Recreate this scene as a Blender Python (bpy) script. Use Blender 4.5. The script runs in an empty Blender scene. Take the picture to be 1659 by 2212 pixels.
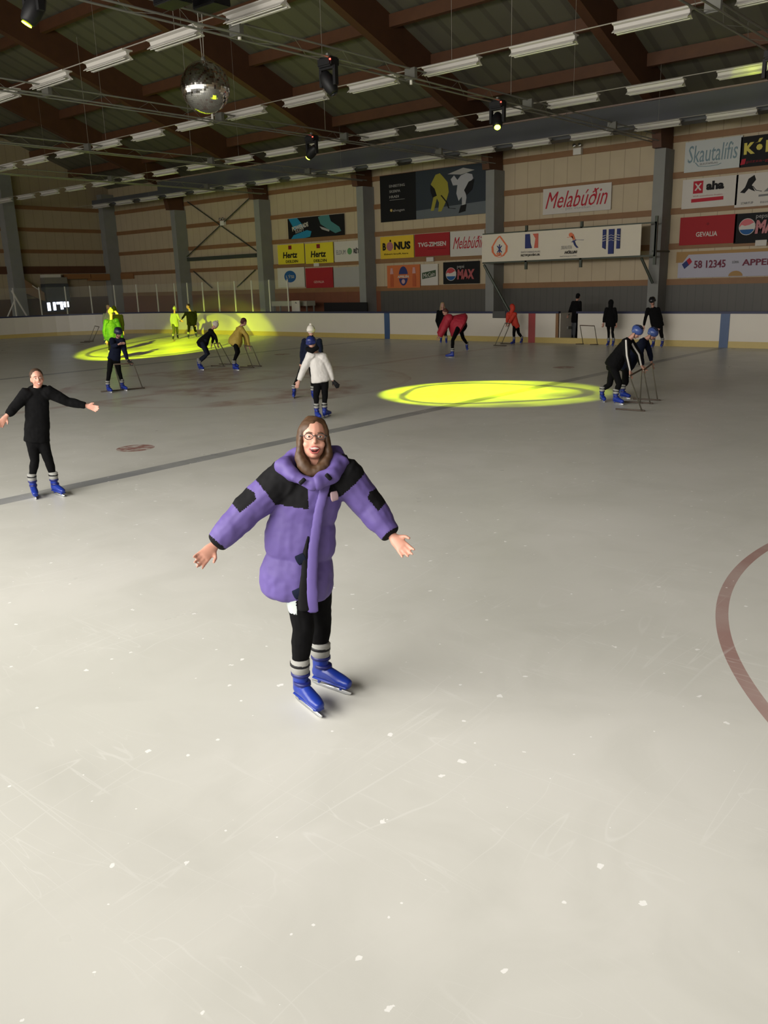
import bpy, bmesh, math, random
from mathutils import Vector, Matrix, noise as mnoise
random.seed(7)
C = bpy.context.scene.collection
sc = bpy.context.scene
V = Vector
# ------------------------------------------------------------------ camera
FPX = 1818.04
CAM = V((17.5321, -14.5198, 2.4579)); YAW, PITCH, ROLL = 0.7124, 0.2663, -0.0291
_w = V((-math.sin(YAW)*math.cos(PITCH), math.cos(YAW)*math.cos(PITCH), -math.sin(PITCH)))
_r0 = V((math.cos(YAW), math.sin(YAW), 0)); _u0 = _r0.cross(_w)
_r = _r0*math.cos(ROLL)+_u0*math.sin(ROLL); _u = -_r0*math.sin(ROLL)+_u0*math.cos(ROLL)
cd = bpy.data.cameras.new('camera'); cam = bpy.data.objects.new('camera', cd); C.objects.link(cam)
cam.matrix_world = Matrix(((_r.x, _u.x, -_w.x, CAM.x), (_r.y, _u.y, -_w.y, CAM.y), (_r.z, _u.z, -_w.z, CAM.z), (0, 0, 0, 1)))
cd.sensor_fit = 'VERTICAL'; cd.sensor_height = 24.0; cd.lens = 24.0*FPX/2212.0; cd.clip_end = 300; cd.clip_start = .05
sc.camera = cam
# ------------------------------------------------------------------ light and exposure
sc.view_settings.view_transform = 'Standard'; sc.view_settings.look = 'None'; sc.view_settings.gamma = 1.0
sc.view_settings.exposure = 1.35
try: sc.view_settings.use_curve_mapping = False
except Exception: pass
wd = bpy.data.worlds.new('world'); sc.world = wd; wd.use_nodes = True
wd.node_tree.nodes['Background'].inputs[0].default_value = (1.0, .94, .85, 1); wd.node_tree.nodes['Background'].inputs[1].default_value = 0.62
def area(name, loc, target, sx, sy, power, col):
    l = bpy.data.lights.new(name, 'AREA'); l.shape = 'RECTANGLE'; l.size = sx; l.size_y = sy; l.energy = power; l.color = col
    o = bpy.data.objects.new(name, l); C.objects.link(o); o.location = loc
    o.rotation_euler = (V(target)-V(loc)).to_track_quat('-Z', 'Y').to_euler(); return o
# lit lounge windows along the near side of the hall
area('lounge_light', (5, -24.5, 5.4), (7, 2, 0.5), 20, 2.0, 1050, (1.0, .96, .90))
area('lounge_ceiling_light', (12.5, -17.8, 5.2), (15, -10.5, 0), 13, 2.0, 420, (1.0, .96, .90))

# ------------------------------------------------------------------ pixel helpers (photo pixel -> point in the hall)
def ray(x, y): return _w + _r*((x-829.5)/FPX) + _u*((1106-y)/FPX)
def on(x, y, ax, v):
    d = ray(x, y); return CAM + d*((v-CAM[ax])/d[ax])
def g(x, y, z=0.0): return on(x, y, 2, z)
# ------------------------------------------------------------------ materials
MATS = {}
def mat(name, rgb, rough=.6, metal=0., var=.06, scale=9., emit=None, es=0., alpha=None, spec=.5, bump=0.):
    if name in MATS: return MATS[name]
    m = bpy.data.materials.new(name); m.use_nodes = True; nt = m.node_tree; b = nt.nodes['Principled BSDF']
    b.inputs['Roughness'].default_value = rough; b.inputs['Metallic'].default_value = metal
    b.inputs['Specular IOR Level'].default_value = spec
    if var > 0 or bump > 0:
        n = nt.nodes.new('ShaderNodeTexNoise'); n.inputs['Scale'].default_value = scale; n.inputs['Detail'].default_value = 3
        tc = nt.nodes.new('ShaderNodeTexCoord'); nt.links.new(tc.outputs['Object'], n.inputs['Vector'])
        mx = nt.nodes.new('ShaderNodeMix'); mx.data_type = 'RGBA'
        mx.inputs[6].default_value = (*[c*(1-var) for c in rgb], 1); mx.inputs[7].default_value = (*[min(1, c*(1+var)) for c in rgb], 1)
        nt.links.new(n.outputs['Fac'], mx.inputs[0]); nt.links.new(mx.outputs[2], b.inputs['Base Color'])
        if bump > 0:
            bp = nt.nodes.new('ShaderNodeBump'); bp.inputs['Strength'].default_value = bump; bp.inputs['Distance'].default_value = .02
            nt.links.new(n.outputs['Fac'], bp.inputs['Height']); nt.links.new(bp.outputs[0], b.inputs['Normal'])
    else: b.inputs['Base Color'].default_value = (*rgb, 1)
    if emit: b.inputs['Emission Color'].default_value = (*emit, 1); b.inputs['Emission Strength'].default_value = es
    if alpha is not None: b.inputs['Alpha'].default_value = alpha
    MATS[name] = m; return m
class NT:
    """small helper to write node maths"""
    def __init__(s, name, rough=.5):
        s.m = bpy.data.materials.new(name); s.m.use_nodes = True; s.nt = s.m.node_tree; s.b = s.nt.nodes['Principled BSDF']; s.b.inputs['Roughness'].default_value = rough
        tc = s.nt.nodes.new('ShaderNodeTexCoord'); s.obj = tc.outputs['Object']
        sp = s.nt.nodes.new('ShaderNodeSeparateXYZ'); s.nt.links.new(s.obj, sp.inputs[0]); s.x, s.y, s.z = sp.outputs
    def f(s, op, a, b=None, c=None):
        n = s.nt.nodes.new('ShaderNodeMath'); n.operation = op
        for i, v in enumerate((a, b, c)):
            if v is None: continue
            if isinstance(v, (int, float)): n.inputs[i].default_value = v
            else: s.nt.links.new(v, n.inputs[i])
        return n.outputs[0]
    def noise(s, scale, detail=3, vec=None, dist=0., sc3=None, rot=0.):
        v = vec or s.obj
        if sc3 or rot:
            mp = s.nt.nodes.new('ShaderNodeMapping'); mp.inputs['Scale'].default_value = sc3 or (1, 1, 1); mp.inputs['Rotation'].default_value = (0, 0, rot)
            s.nt.links.new(v, mp.inputs[0]); v = mp.outputs[0]
        n = s.nt.nodes.new('ShaderNodeTexNoise'); n.inputs['Scale'].default_value = scale; n.inputs['Detail'].default_value = detail; n.inputs['Distortion'].default_value = dist
        s.nt.links.new(v, n.inputs['Vector']); return n.outputs['Fac']
    def ramp(s, v, lo, hi):
        n = s.nt.nodes.new('ShaderNodeMapRange'); n.clamp = True; s.nt.links.new(v, n.inputs[0]); n.inputs[1].default_value = lo; n.inputs[2].default_value = hi
        return n.outputs[0]
    def mix(s, fac, a, b):
        n = s.nt.nodes.new('ShaderNodeMix'); n.data_type = 'RGBA'
        for i, v in ((0, fac), (6, a), (7, b)):
            if isinstance(v, tuple): n.inputs[i].default_value = (*v, 1)
            elif isinstance(v, (int, float)): n.inputs[i].default_value = v
            else: s.nt.links.new(v, n.inputs[i])
        return n.outputs[2]
    def out(s, col): s.nt.links.new(col, s.b.inputs['Base Color']); return s.m
def stripes(name, rgb, dark, axis, period, width, rough=.6, var=.08, ns=1.5, metal=0.):
    t = NT(name, rough); a = {'x': t.x, 'y': t.y, 'z': t.z}[axis]
    md = t.f('MODULO', t.f('ADD', a, 1000.0), period); k = t.f('LESS_THAN', md, width)
    n = t.noise(ns); base = t.mix(n, tuple(c*(1-var) for c in rgb), tuple(c*(1+var) for c in rgb)); t.b.inputs['Metallic'].default_value = metal
    return t.out(t.mix(k, base, dark))

def ice_material():
    t = NT('ice', .3)
    base = t.mix(t.ramp(t.noise(.35, 4), .35, .7), (.60, .60, .55), (.67, .665, .62))
    base = t.mix(t.f('MULTIPLY', t.ramp(t.noise(1.3, 5, dist=1.), .45, .75), .35), base, (.50, .50, .45))
    def box(v, c, hw): return t.f('LESS_THAN', t.f('ABSOLUTE', t.f('SUBTRACT', v, c)), hw)
    fade = t.ramp(t.noise(1.1, 5), .3, .6)
    blue = t.f('MAXIMUM', box(t.x, 7.45, .15), box(t.x, -7.45, .15))
    base = t.mix(t.f('MULTIPLY', blue, t.f('ADD', .55, t.f('MULTIPLY', fade, .35))), base, (.235, .245, .26))
    def dist(cx, cy): return t.f('SQRT', t.f('ADD', t.f('POWER', t.f('SUBTRACT', t.x, cx), 2.0), t.f('POWER', t.f('SUBTRACT', t.y, cy), 2.0)))
    red = box(t.x, 0, .15)
    red = t.f('MULTIPLY', red, .35)
    for cx in (19.86, -20.0):
        for cy in (-7, 7):
            d = dist(cx, cy); ring = t.f('LESS_THAN', t.f('ABSOLUTE', t.f('SUBTRACT', d, 4.5)), .045)
            red = t.f('MAXIMUM', red, t.f('MULTIPLY', ring, t.f('ADD', .55, t.f('MULTIPLY', fade, .3))))
            red = t.f('MAXIMUM', red, t.f('MULTIPLY', t.f('LESS_THAN', d, .3), .7))
    for cx in (5.8, -5.8):
        for cy in (-7, 7): red = t.f('MAXIMUM', red, t.f('MULTIPLY', t.f('LESS_THAN', dist(cx, cy), .3), t.ramp(t.noise(7, 2), .3, .55)))
    d = dist(0, 0)
    logo = t.f('MULTIPLY', t.f('LESS_THAN', d, 4.6), t.ramp(t.noise(.5, 4, dist=.8), .45, .6))
    logo = t.f('MULTIPLY', logo, t.ramp(t.noise(2.5, 4), .25, .6))
    ring = t.f('LESS_THAN', t.f('ABSOLUTE', t.f('SUBTRACT', d, 4.5)), .06)
    red = t.f('MAXIMUM', red, t.f('MULTIPLY', t.f('MAXIMUM', logo, t.f('MULTIPLY', ring, .3)), .7))
    base = t.mix(red, base, (.33, .17, .15))
    # skate scratches: thin arcs from distorted stretched noise
    s1 = t.noise(2.2, 2, sc3=(1, .12, 1), rot=.5, dist=.8); s2 = t.noise(2.4, 2, sc3=(.1, 1, 1), rot=.25, dist=1.2); s3 = t.noise(3.0, 2, sc3=(.14, 1, 1), rot=-.7, dist=1.6)
    line = None
    for s_ in (s1, s2, s3):
        l = t.ramp(t.f('ABSOLUTE', t.f('SUBTRACT', s_, .5)), .006, .0)
        line = l if line is None else t.f('MAXIMUM', line, l)
    patch = t.ramp(t.noise(.9, 3), .44, .66)
    base = t.mix(t.f('MULTIPLY', t.f('MULTIPLY', line, patch), .28), base, (.85, .85, .82))
    # little snow flakes shaved off the ice
    vo = t.nt.nodes.new('ShaderNodeTexVoronoi'); vo.voronoi_dimensions = '2D'; vo.inputs['Scale'].default_value = 4.2; vo.inputs['Randomness'].default_value = 1
    mp = t.nt.nodes.new('ShaderNodeMapping'); mp.inputs['Scale'].default_value = (1, 1, 1); t.nt.links.new(t.obj, mp.inputs[0]); wob = t.noise(30, 2)
    t.nt.links.new(mp.outputs[0], vo.inputs['Vector'])
    sp = t.nt.nodes.new('ShaderNodeSeparateColor'); t.nt.links.new(vo.outputs['Color'], sp.inputs[0])
    size = t.f('MULTIPLY', t.f('POWER', sp.outputs[0], 4.0), .07)
    fl = t.f('LESS_THAN', vo.outputs['Distance'], t.f('MULTIPLY', size, t.f('MAXIMUM', 0.05, t.f('SUBTRACT', t.f('MULTIPLY', wob, 5.0), 1.6))))
    base = t.mix(t.f('MULTIPLY', fl, .75), base, (.95, .95, .93))
    t.nt.links.new(t.ramp(t.noise(1.6, 4), 0, 1), t.b.inputs['Roughness'])
    mr = t.nt.nodes.new('ShaderNodeMapRange'); t.nt.links.new(t.noise(1.6, 4), mr.inputs[0]); mr.inputs[3].default_value = .22; mr.inputs[4].default_value = .42
    t.nt.links.new(mr.outputs[0], t.b.inputs['Roughness']); t.b.inputs['IOR'].default_value = 1.31; t.b.inputs['Specular IOR Level'].default_value = .38
    bp = t.nt.nodes.new('ShaderNodeBump'); bp.inputs['Strength'].default_value = .12; bp.inputs['Distance'].default_value = .02
    t.nt.links.new(t.noise(3.0, 3), bp.inputs['Height']); t.nt.links.new(bp.outputs[0], t.b.inputs['Normal'])
    return t.out(base)

# ------------------------------------------------------------------ mesh helpers
def link(name, me, parent=None, loc=(0, 0, 0)):
    o = bpy.data.objects.new(name, me); C.objects.link(o); o.location = loc
    if parent: o.parent = parent
    return o
def mesh(name, bm, mats, parent=None, smooth=False, loc=(0, 0, 0)):
    me = bpy.data.meshes.new(name); bm.normal_update(); bm.to_mesh(me); bm.free()
    for m in (mats if isinstance(mats, (list, tuple)) else [mats]): me.materials.append(m)
    if smooth:
        for p in me.polygons: p.use_smooth = True
    return link(name, me, parent, loc)
def empty(name, loc=(0, 0, 0), rz=0):
    o = bpy.data.objects.new(name, None); C.objects.link(o); o.location = loc; o.rotation_euler.z = rz; o.empty_display_size = .1; return o
def tag(o, label=None, cat=None, group=None, kind=None):
    if label: o['label'] = label
    if cat: o['category'] = cat
    if group: o['group'] = group
    if kind: o['kind'] = kind
    return o
def struct(o, label=None):
    o['kind'] = 'structure'
    if label: o['label'] = label
    return o
def box(bm, x0, y0, z0, x1, y1, z1, mi=0):
    vs = [bm.verts.new((x, y, z)) for x in (x0, x1) for y in (y0, y1) for z in (z0, z1)]
    for f in ((0, 1, 3, 2), (4, 6, 7, 5), (0, 4, 5, 1), (2, 3, 7, 6), (0, 2, 6, 4), (1, 5, 7, 3)):
        fc = bm.faces.new([vs[i] for i in f]); fc.material_index = mi
def prism(bm, prof, a0, a1, ax='x', mi=0):
    """profile of (y,z) swept along x, or (x,z) along y"""
    def P(a, p): return (a, p[0], p[1]) if ax == 'x' else ((p[0], a, p[1]) if ax == 'y' else (p[0], p[1], a))
    A = [bm.verts.new(P(a0, p)) for p in prof]; B = [bm.verts.new(P(a1, p)) for p in prof]; n = len(prof)
    fs = [bm.faces.new(A), bm.faces.new(B[::-1])] + [bm.faces.new((A[i], B[i], B[(i+1) % n], A[(i+1) % n])) for i in range(n)]
    for f in fs: f.material_index = mi
    bmesh.ops.recalc_face_normals(bm, faces=fs)
def loft(bm, pts, side=None, n=14, cap=.9):
    """closed tube through (point, half width, half depth) stations, rounded ends"""
    P = [V(p[0]) for p in pts]; R = [(p[1], p[2] if len(p) > 2 else p[1]) for p in pts]
    st = []
    d0 = (P[1]-P[0]).normalized(); d1 = (P[-1]-P[-2]).normalized()
    r0 = min(R[0]); r1 = min(R[-1])
    if cap > 0:
        for k, s in ((.8, .6), (.45, .88)): st.append((P[0]-d0*r0*cap*k, R[0][0]*s, R[0][1]*s))
    st += [(P[i], *R[i]) for i in range(len(P))]
    if cap > 0:
        for k, s in ((.45, .88), (.8, .6)): st.append((P[-1]+d1*r1*cap*k, R[-1][0]*s, R[-1][1]*s))
    rings = []; sd = V(side) if side is not None else None
    for i, (p, a, b) in enumerate(st):
        if i == 0: t = d0
        elif i == len(st)-1: t = d1
        else: t = (st[i+1][0]-st[i-1][0]).normalized()
        if sd is None: sd = t.orthogonal()
        u = (sd - t*sd.dot(t))
        u = u.normalized() if u.length > 1e-4 else t.orthogonal().normalized()
        sd = u; v = t.cross(u)
        rings.append([bm.verts.new(p+u*a*math.cos(2*math.pi*k/n)+v*b*math.sin(2*math.pi*k/n)) for k in range(n)])
    for A, B in zip(rings, rings[1:]):
        for k in range(n): bm.faces.new((A[k], A[(k+1) % n], B[(k+1) % n], B[k]))
    bm.faces.new(rings[0][::-1]); bm.faces.new(rings[-1])
def ball(bm, c, r, M=None, seg=16, rg=10):
    """ellipsoid; r = (rx,ry,rz), M = 3x3 orientation"""
    M = M or Matrix.Identity(3); c = V(c); rings = []
    for i in range(1, rg):
        th = math.pi*i/rg
        rings.append([bm.verts.new(c+M@V((r[0]*math.sin(th)*math.cos(2*math.pi*k/seg), r[1]*math.sin(th)*math.sin(2*math.pi*k/seg), r[2]*math.cos(th)))) for k in range(seg)])
    t = bm.verts.new(c+M@V((0, 0, r[2]))); b = bm.verts.new(c+M@V((0, 0, -r[2])))
    for k in range(seg):
        bm.faces.new((t, rings[0][k], rings[0][(k+1) % seg])); bm.faces.new((b, rings[-1][(k+1) % seg], rings[-1][k]))
    for A, B in zip(rings, rings[1:]):
        for k in range(seg): bm.faces.new((A[k], B[k], B[(k+1) % seg], A[(k+1) % seg]))
def tube(bm, pts, r, n=8):
    pts = [V(p) for p in pts]
    loft(bm, [(p, r) for p in pts], n=n, cap=.3)
def fuse(name, bm, mats, vox, smooth=2, parent=None, fn=None, wr=0., ws=11.):
    """melt overlapping closed shapes into one continuous skin"""
    me = bpy.data.meshes.new(name); bmesh.ops.recalc_face_normals(bm, faces=bm.faces); bm.to_mesh(me); bm.free()
    o = bpy.data.objects.new(name, me); C.objects.link(o)
    rm = o.modifiers.new('r', 'REMESH'); rm.mode = 'VOXEL'; rm.voxel_size = vox
    if smooth: sm = o.modifiers.new('s', 'SMOOTH'); sm.factor = .5; sm.iterations = smooth
    dg = bpy.context.evaluated_depsgraph_get(); me2 = bpy.data.meshes.new_from_object(o.evaluated_get(dg))
    bpy.data.objects.remove(o); bpy.data.meshes.remove(me); me2.name = name; me2.materials.clear()
    for m in (mats if isinstance(mats, (list, tuple)) else [mats]): me2.materials.append(m)
    if wr:
        nr = [v.normal.copy() for v in me2.vertices]
        for v, n_ in zip(me2.vertices, nr): v.co += n_*(wr*(mnoise.noise(V((v.co.x*ws, v.co.y*ws, v.co.z*ws*.8)))+.4*mnoise.noise(v.co*ws*2.3)))
    for p in me2.polygons:
        p.use_smooth = True
        p.material_index = fn(p.center) if fn else 0
    return link(name, me2, parent)

# ------------------------------------------------------------------ palette
M_blue_rail = mat('blue_rail', (.012, .016, .06), .5)
M_board = mat('white_board', (.60, .56, .49), .35, var=.04, scale=1.2)
M_kick = mat('yellow_kick', (.47, .36, .12), .4)
M_bluemark = mat('blue_mark', (.03, .07, .17), .4); M_redmark = mat('red_mark', (.33, .05, .05), .4)
M_wood = mat('glulam', (.095, .037, .014), .6, var=.25, scale=3)
M_wooddark = mat('glulam_dark', (.08, .03, .012), .65, var=.25, scale=2)
M_rail = mat('wall_rail', (.21, .105, .042), .6, var=.15, scale=3)
M_concrete = mat('concrete', (.21, .212, .2), .85, var=.12, scale=2)
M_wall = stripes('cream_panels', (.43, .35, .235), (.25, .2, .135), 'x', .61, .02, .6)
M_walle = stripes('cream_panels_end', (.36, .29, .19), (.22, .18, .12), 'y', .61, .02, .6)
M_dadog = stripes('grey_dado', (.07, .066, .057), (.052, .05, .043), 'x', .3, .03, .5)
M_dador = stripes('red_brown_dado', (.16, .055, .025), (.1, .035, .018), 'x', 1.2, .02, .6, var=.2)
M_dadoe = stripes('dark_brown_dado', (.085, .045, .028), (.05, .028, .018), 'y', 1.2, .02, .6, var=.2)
M_ceil = stripes('ribbed_steel_ceiling', (.125, .12, .09), (.09, .086, .066), 'x', .9, .22, .5, var=.15, ns=.6)
M_duct = mat('duct_grey_blue', (.085, .09, .10), .6, var=.15, scale=.8)
M_white = mat('white_metal', (.62, .60, .55), .4); M_whitep = mat('fixture_white', (.52, .50, .46), .45, var=.02)
M_steel = mat('galvanised_steel', (.24, .24, .215), .5, .4); M_darksteel = mat('dark_green_steel', (.05, .06, .045), .5, .3)
M_black = mat('black_plastic', (.008, .008, .009), .5, spec=.3); M_floor = mat('rubber_floor', (.07, .07, .065), .8)
M_cable = mat('cable_grey', (.3, .28, .24), .6)
M_lens = mat('lit_yellow_lens', (1, 1, .2), .3, emit=(.75, 1.0, .02), es=14); M_led = mat('red_led', (1, .05, .03), .3, emit=(1, .03, .02), es=6)

# ================================================================== SETTING
bm = bmesh.new()
def rr(hx, hy, rad, seg=14):
    out = []
    for cx, cy, a0 in ((hx-rad, hy-rad, 0), (-hx+rad, hy-rad, 90), (-hx+rad, -hy+rad, 180), (hx-rad, -hy+rad, 270)):
        for k in range(seg+1):
            a = math.radians(a0+90*k/seg); out.append((cx+rad*math.cos(a), cy+rad*math.sin(a)))
    return out
RX, RY, RR = 30.0, 15.0, 7.5
bm.faces.new([bm.verts.new((x, y, 0)) for x, y in rr(RX+.02, RY+.02, RR, 24)])
struct(mesh('floor', bm, ice_material()), 'pale scratched ice sheet with a grey-blue line and red circles')
bm = bmesh.new(); box(bm, -34, -26, -.3, 36, 18.2, -.02)
struct(mesh('floor', bm, M_floor), 'dark rubber walkway around the rink')
# far long wall with rails and dado as its parts
WY = 17.86; EX = -33.0
bm = bmesh.new(); box(bm, EX-.2, WY, 0, 34, WY+.2, 9.2)
wf = struct(mesh('wall_far', bm, M_wall), 'cream panelled long wall behind the rink')
for z in (7.2, 5.95, 4.7, 3.45):
    bm = bmesh.new(); box(bm, EX, WY-.05, z-.11, 34, WY-.002, z+.11); mesh('rail', bm, M_rail, wf)
bm = bmesh.new(); box(bm, EX, WY-.06, 2.05, 34, WY-.002, 2.27); mesh('rail', bm, M_rail, wf)
bm = bmesh.new(); box(bm, -10.2, WY-.05, 0, 34, WY-.002, 2.05); tag(mesh('dado', bm, M_dadog, wf), 'grey sheet dado')
bm = bmesh.new(); box(bm, EX, WY-.05, 0, -10.2, WY-.002, 2.05); tag(mesh('dado', bm, M_dador, wf), 'red brown wooden dado')
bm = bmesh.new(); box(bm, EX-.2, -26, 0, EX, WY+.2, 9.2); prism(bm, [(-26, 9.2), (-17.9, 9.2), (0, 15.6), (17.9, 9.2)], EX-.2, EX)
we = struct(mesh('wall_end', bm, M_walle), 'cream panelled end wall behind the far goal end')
for z in (7.35, 6.1, 4.85):
    bm = bmesh.new(); box(bm, EX+.002, -26, z-.11, EX+.05, WY, z+.11); mesh('rail', bm, M_rail, we)
bm = bmesh.new(); box(bm, EX+.002, -26, 3.55, EX+.12, WY, 3.98); tag(mesh('rail', bm, M_wooddark, we), 'thick dark brown rail')
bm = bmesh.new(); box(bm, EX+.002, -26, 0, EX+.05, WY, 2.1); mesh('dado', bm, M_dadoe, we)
bm = bmesh.new(); box(bm, 34.0, -26, -.02, 34.2, WY+.2, 15.2)
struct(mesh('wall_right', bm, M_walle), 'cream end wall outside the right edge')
# roof
def zc(y): return 15.3-.37*abs(y)
bm = bmesh.new()
for s in (1, -1):
    prism(bm, [(0, 15.3), (s*18.2, zc(18.2)), (s*18.2, zc(18.2)+.2), (0, 15.5)], EX-.2, 36)
struct(mesh('ceiling', bm, M_ceil), 'pitched roof of grey-green ribbed steel sheets')
# purlins
k = 0
for y in [1.2+2.35*i for i in range(7)]:
    for s in ((1, -1) if y < 6 else (1,)):
        bm = bmesh.new(); box(bm, EX, s*y-.11, zc(y)-.42, 36, s*y+.11, zc(y)-.02)
        o = mesh('roof_purlin', bm, M_wood)
        tag(o, 'orange-brown timber purlin running the length of the roof', 'beam', 'roof purlins'); struct(o)
# glulam rafters and columns, seven metres apart
COLX = [3.97-7.33*k for k in range(-1, 5)] 
for i, cx in enumerate(COLX):
    bm = bmesh.new()
    prof = [(17.75, 6.85), (17.75, zc(17.75)), (0, 15.3), (-18, zc(18)), (-18, zc(18)-1.0), (0, 14.0), (16.3, 8.13), (16.6, 7.6), (16.75, 6.85)]
    prism(bm, prof, cx-.17, cx+.17)
    o = mesh('roof_rafter', bm, M_wooddark); struct(o); tag(o, 'deep dark-brown glulam rafter seated on a wall column', 'beam', 'glulam rafters')
collab = ['grey concrete column beyond the phone-number banner', 'grey concrete column right of the long white club banner', 'grey concrete column right of the ice hockey banner',
          'grey concrete column between the white blank panel and the fruit-logo yellow sign', 'grey concrete column left of the two yellow signs', 'grey concrete column left of the cross-braced bay']
for cx, lb in zip(COLX, collab):
    bm = bmesh.new(); box(bm, cx-.21, 17.06, 0, cx+.21, WY, 6.85)
    o = mesh('concrete_column', bm, M_concrete); tag(o, lb, 'column')
bm = bmesh.new(); box(bm, -33, 17.0, 0, -32.45, WY, 8.3); tag(mesh('concrete_column', bm, M_concrete), 'grey concrete column standing in the far corner of the hall', 'column')
bm = bmesh.new(); box(bm, -33, 10.45, 0, -32.3, 11.15, 9); tag(mesh('concrete_column', bm, M_concrete), 'wide grey concrete column on the end wall at the left edge', 'column')
# air duct along the wall
root = empty('air_duct', (0, 16.0, 7.4)); tag(root, 'long dark grey-blue ventilation duct hung under the roof edge', 'duct')
bm = bmesh.new(); box(bm, -24.6, -.35, 0.0, 33.9, .35, .82); mesh('duct_body', bm, M_duct, root)
bm = bmesh.new(); box(bm, -24.6, -.4, .83, 33.9, -.33, .88); tag(mesh('duct_edge', bm, mat('pinkish_edge', (.30, .22, .19), .5), root), 'thin pinkish edge strip')
bm = bmesh.new(); box(bm, -31.5, -.3, -.0, -24.6, .3, .38); mesh('duct_end', bm, M_duct, root)

# ================================================================== RINK BOARDS
H = 1.12
rb = empty('rink_boards', (0, 0, 0)); tag(rb, 'white rink boards with blue top rail and yellow kick strip around the ice', 'boards')
GA, GB = 1.17, 1.92
def ring_wall(name, off0, off1, z0, z1, m, gap=None, x0=None, x1=None):
    bm = bmesh.new()
    I = rr(RX+off0, RY+off0, RR+off0, 16); O = rr(RX+off1, RY+off1, RR+off1, 16); n = len(I)
    def seg(a, b, c, d):
        vs = [bm.verts.new((*p, z)) for z in (z0, z1) for p in (a, b, c, d)]
        for f in ((0, 1, 2, 3), (4, 7, 6, 5), (0, 4, 5, 1), (1, 5, 6, 2), (2, 6, 7, 3), (3, 7, 4, 0)): bm.faces.new([vs[i] for i in f])
    for i in range(n):
        j = (i+1) % n
        if gap and I[i][1] > 14 and I[j][1] > 14 and I[i][0] > gap[1] > I[j][0]:
            seg(I[i], (gap[1], I[i][1]), (gap[1], O[i][1]), O[i]); seg((gap[0], I[i][1]), I[j], O[j], (gap[0], O[j][1]))
        else: seg(I[i], I[j], O[j], O[i])
    bmesh.ops.recalc_face_normals(bm, faces=bm.faces); return mesh(name, bm, m, rb)
ring_wall('board_panel', 0, .1, .21, H-.0, M_board, (GA, GB))
tag(ring_wall('kick_strip', -.012, .1, 0, .21, M_kick), 'yellow kick strip')
tag(ring_wall('top_rail', -.03, .14, H, H+.075, M_blue_rail, (GA, GB)), 'dark blue top rail')
for x, m, lb in ((7.45, M_bluemark, 'blue line marker'), (-7.45, M_bluemark, 'blue line marker'), (0, M_redmark, 'red centre line marker')):
    bm = bmesh.new(); box(bm, x-.15, 14.975, .0, x+.15, 15.01, H+.002); tag(mesh('line_marker', bm, m, rb), lb)
bm = bmesh.new(); box(bm, GA-.12, 14.98, .21, GA, 15.1, H+.02); tag(mesh('gate_post', bm, M_rail, rb), 'yellow-brown gate post')
bm = bmesh.new(); box(bm, GB, 15.0, .21, GB+.06, 15.1, H+.02); tag(mesh('gate_post', bm, M_black, rb), 'black gate edge')
bm = bmesh.new(); prism(bm, [(GA+.0, 15.05), (GA+.045, 15.05), (GA+.04, 15.95), (GA-.005, 15.95)], .16, H, 'z'); gd = tag(mesh('gate_door', bm, M_board, rb), 'open white gate leaf')
bm = bmesh.new(); box(bm, GA+.05, 15.6, .5, GA+.09, 15.85, .6); mesh('gate_latch', bm, M_steel, gd)
M_glass = NT('plexiglass', .08).m; _b = M_glass.node_tree.nodes['Principled BSDF']; _b.inputs['Base Color'].default_value = (.8, .85, .8, 1); _b.inputs['Alpha'].default_value = .035
def board_at(px):  # point on the boards line seen under photo column px
    return None
# stanchions: along the long side, round the corner and across the end
STN = []
path = []
x = -13.84
while x > -22.4: path.append((x, 15.05)); x -= 1.34
for k in range(8):
    a = math.radians(90+ 4 + k*10.5); path.append((-22.5+7.55*math.cos(a), 7.5+7.55*math.sin(a)))
y = 6.6
while y > -3: path.append((-30.05, y)); y -= 1.34
for i, (x, y) in enumerate(path):
    bm = bmesh.new(); box(bm, x-.025, y-.025, H+.07, x+.025, y+.025, H+1.62); STN.append(mesh('stanchion', bm, M_white, rb))
for (xa, ya), (xb, yb) in zip(path, path[1:]):
    bm = bmesh.new(); d = V((xb-xa, yb-ya, 0)).normalized(); nn = V((-d.y, d.x, 0))*.006; a = V((xa, ya, 0))+d*.03; b = V((xb, yb, 0))-d*.03
    prism(bm, [(a-nn)[:2], (b-nn)[:2], (b+nn)[:2], (a+nn)[:2]], H+.08, H+1.6, 'z'); mesh('glass_pane', bm, M_glass, rb)

# ================================================================== LAMPS, TRUSSES
def light_fixture():
    root = empty('ceiling_light', (0, 0, 0))
    bm = bmesh.new(); prism(bm, [(-.13, .10), (.13, .10), (.13, .075), (.05, .06), (.03, .0), (-.03, .0), (-.05, .06), (-.13, .075)], 0, 1.58); mesh('housing', bm, M_whitep, root)
    bm = bmesh.new(); prism(bm, [(-.03, .0), (.03, .0), (.13, -.075), (.125, -.085), (.0, -.035), (-.125, -.085), (-.13, -.075)], 0, 1.58); mesh('reflector', bm, M_whitep, root)
    for s in (-1, 1):
        bm = bmesh.new(); tube(bm, [(.03, s*.06, -.078), (1.55, s*.06, -.078)], .013, 8); mesh('tube', bm, mat('unlit_tube', (.75, .74, .68), .25, var=0), root)
    return root
def copy_tree(o, parent=None):
    c = o.copy(); C.objects.link(c); c.parent = parent
    for ch in list(o.children): copy_tree(ch, c)
    return c
proto = light_fixture(); used = False
rowlab = {0: 'unlit white fluorescent fixture in the row nearest the camera', 1: 'unlit white fluorescent fixture in the second row from the camera',
          2: 'unlit white fluorescent fixture in the third row from the camera', 3: 'unlit white fluorescent fixture in the row in front of the long wall'}
grp = {0: 'fluorescent fixtures, nearest row', 1: 'fluorescent fixtures, second row', 2: 'fluorescent fixtures, third row', 3: 'fluorescent fixtures, row by the long wall'}
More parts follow.
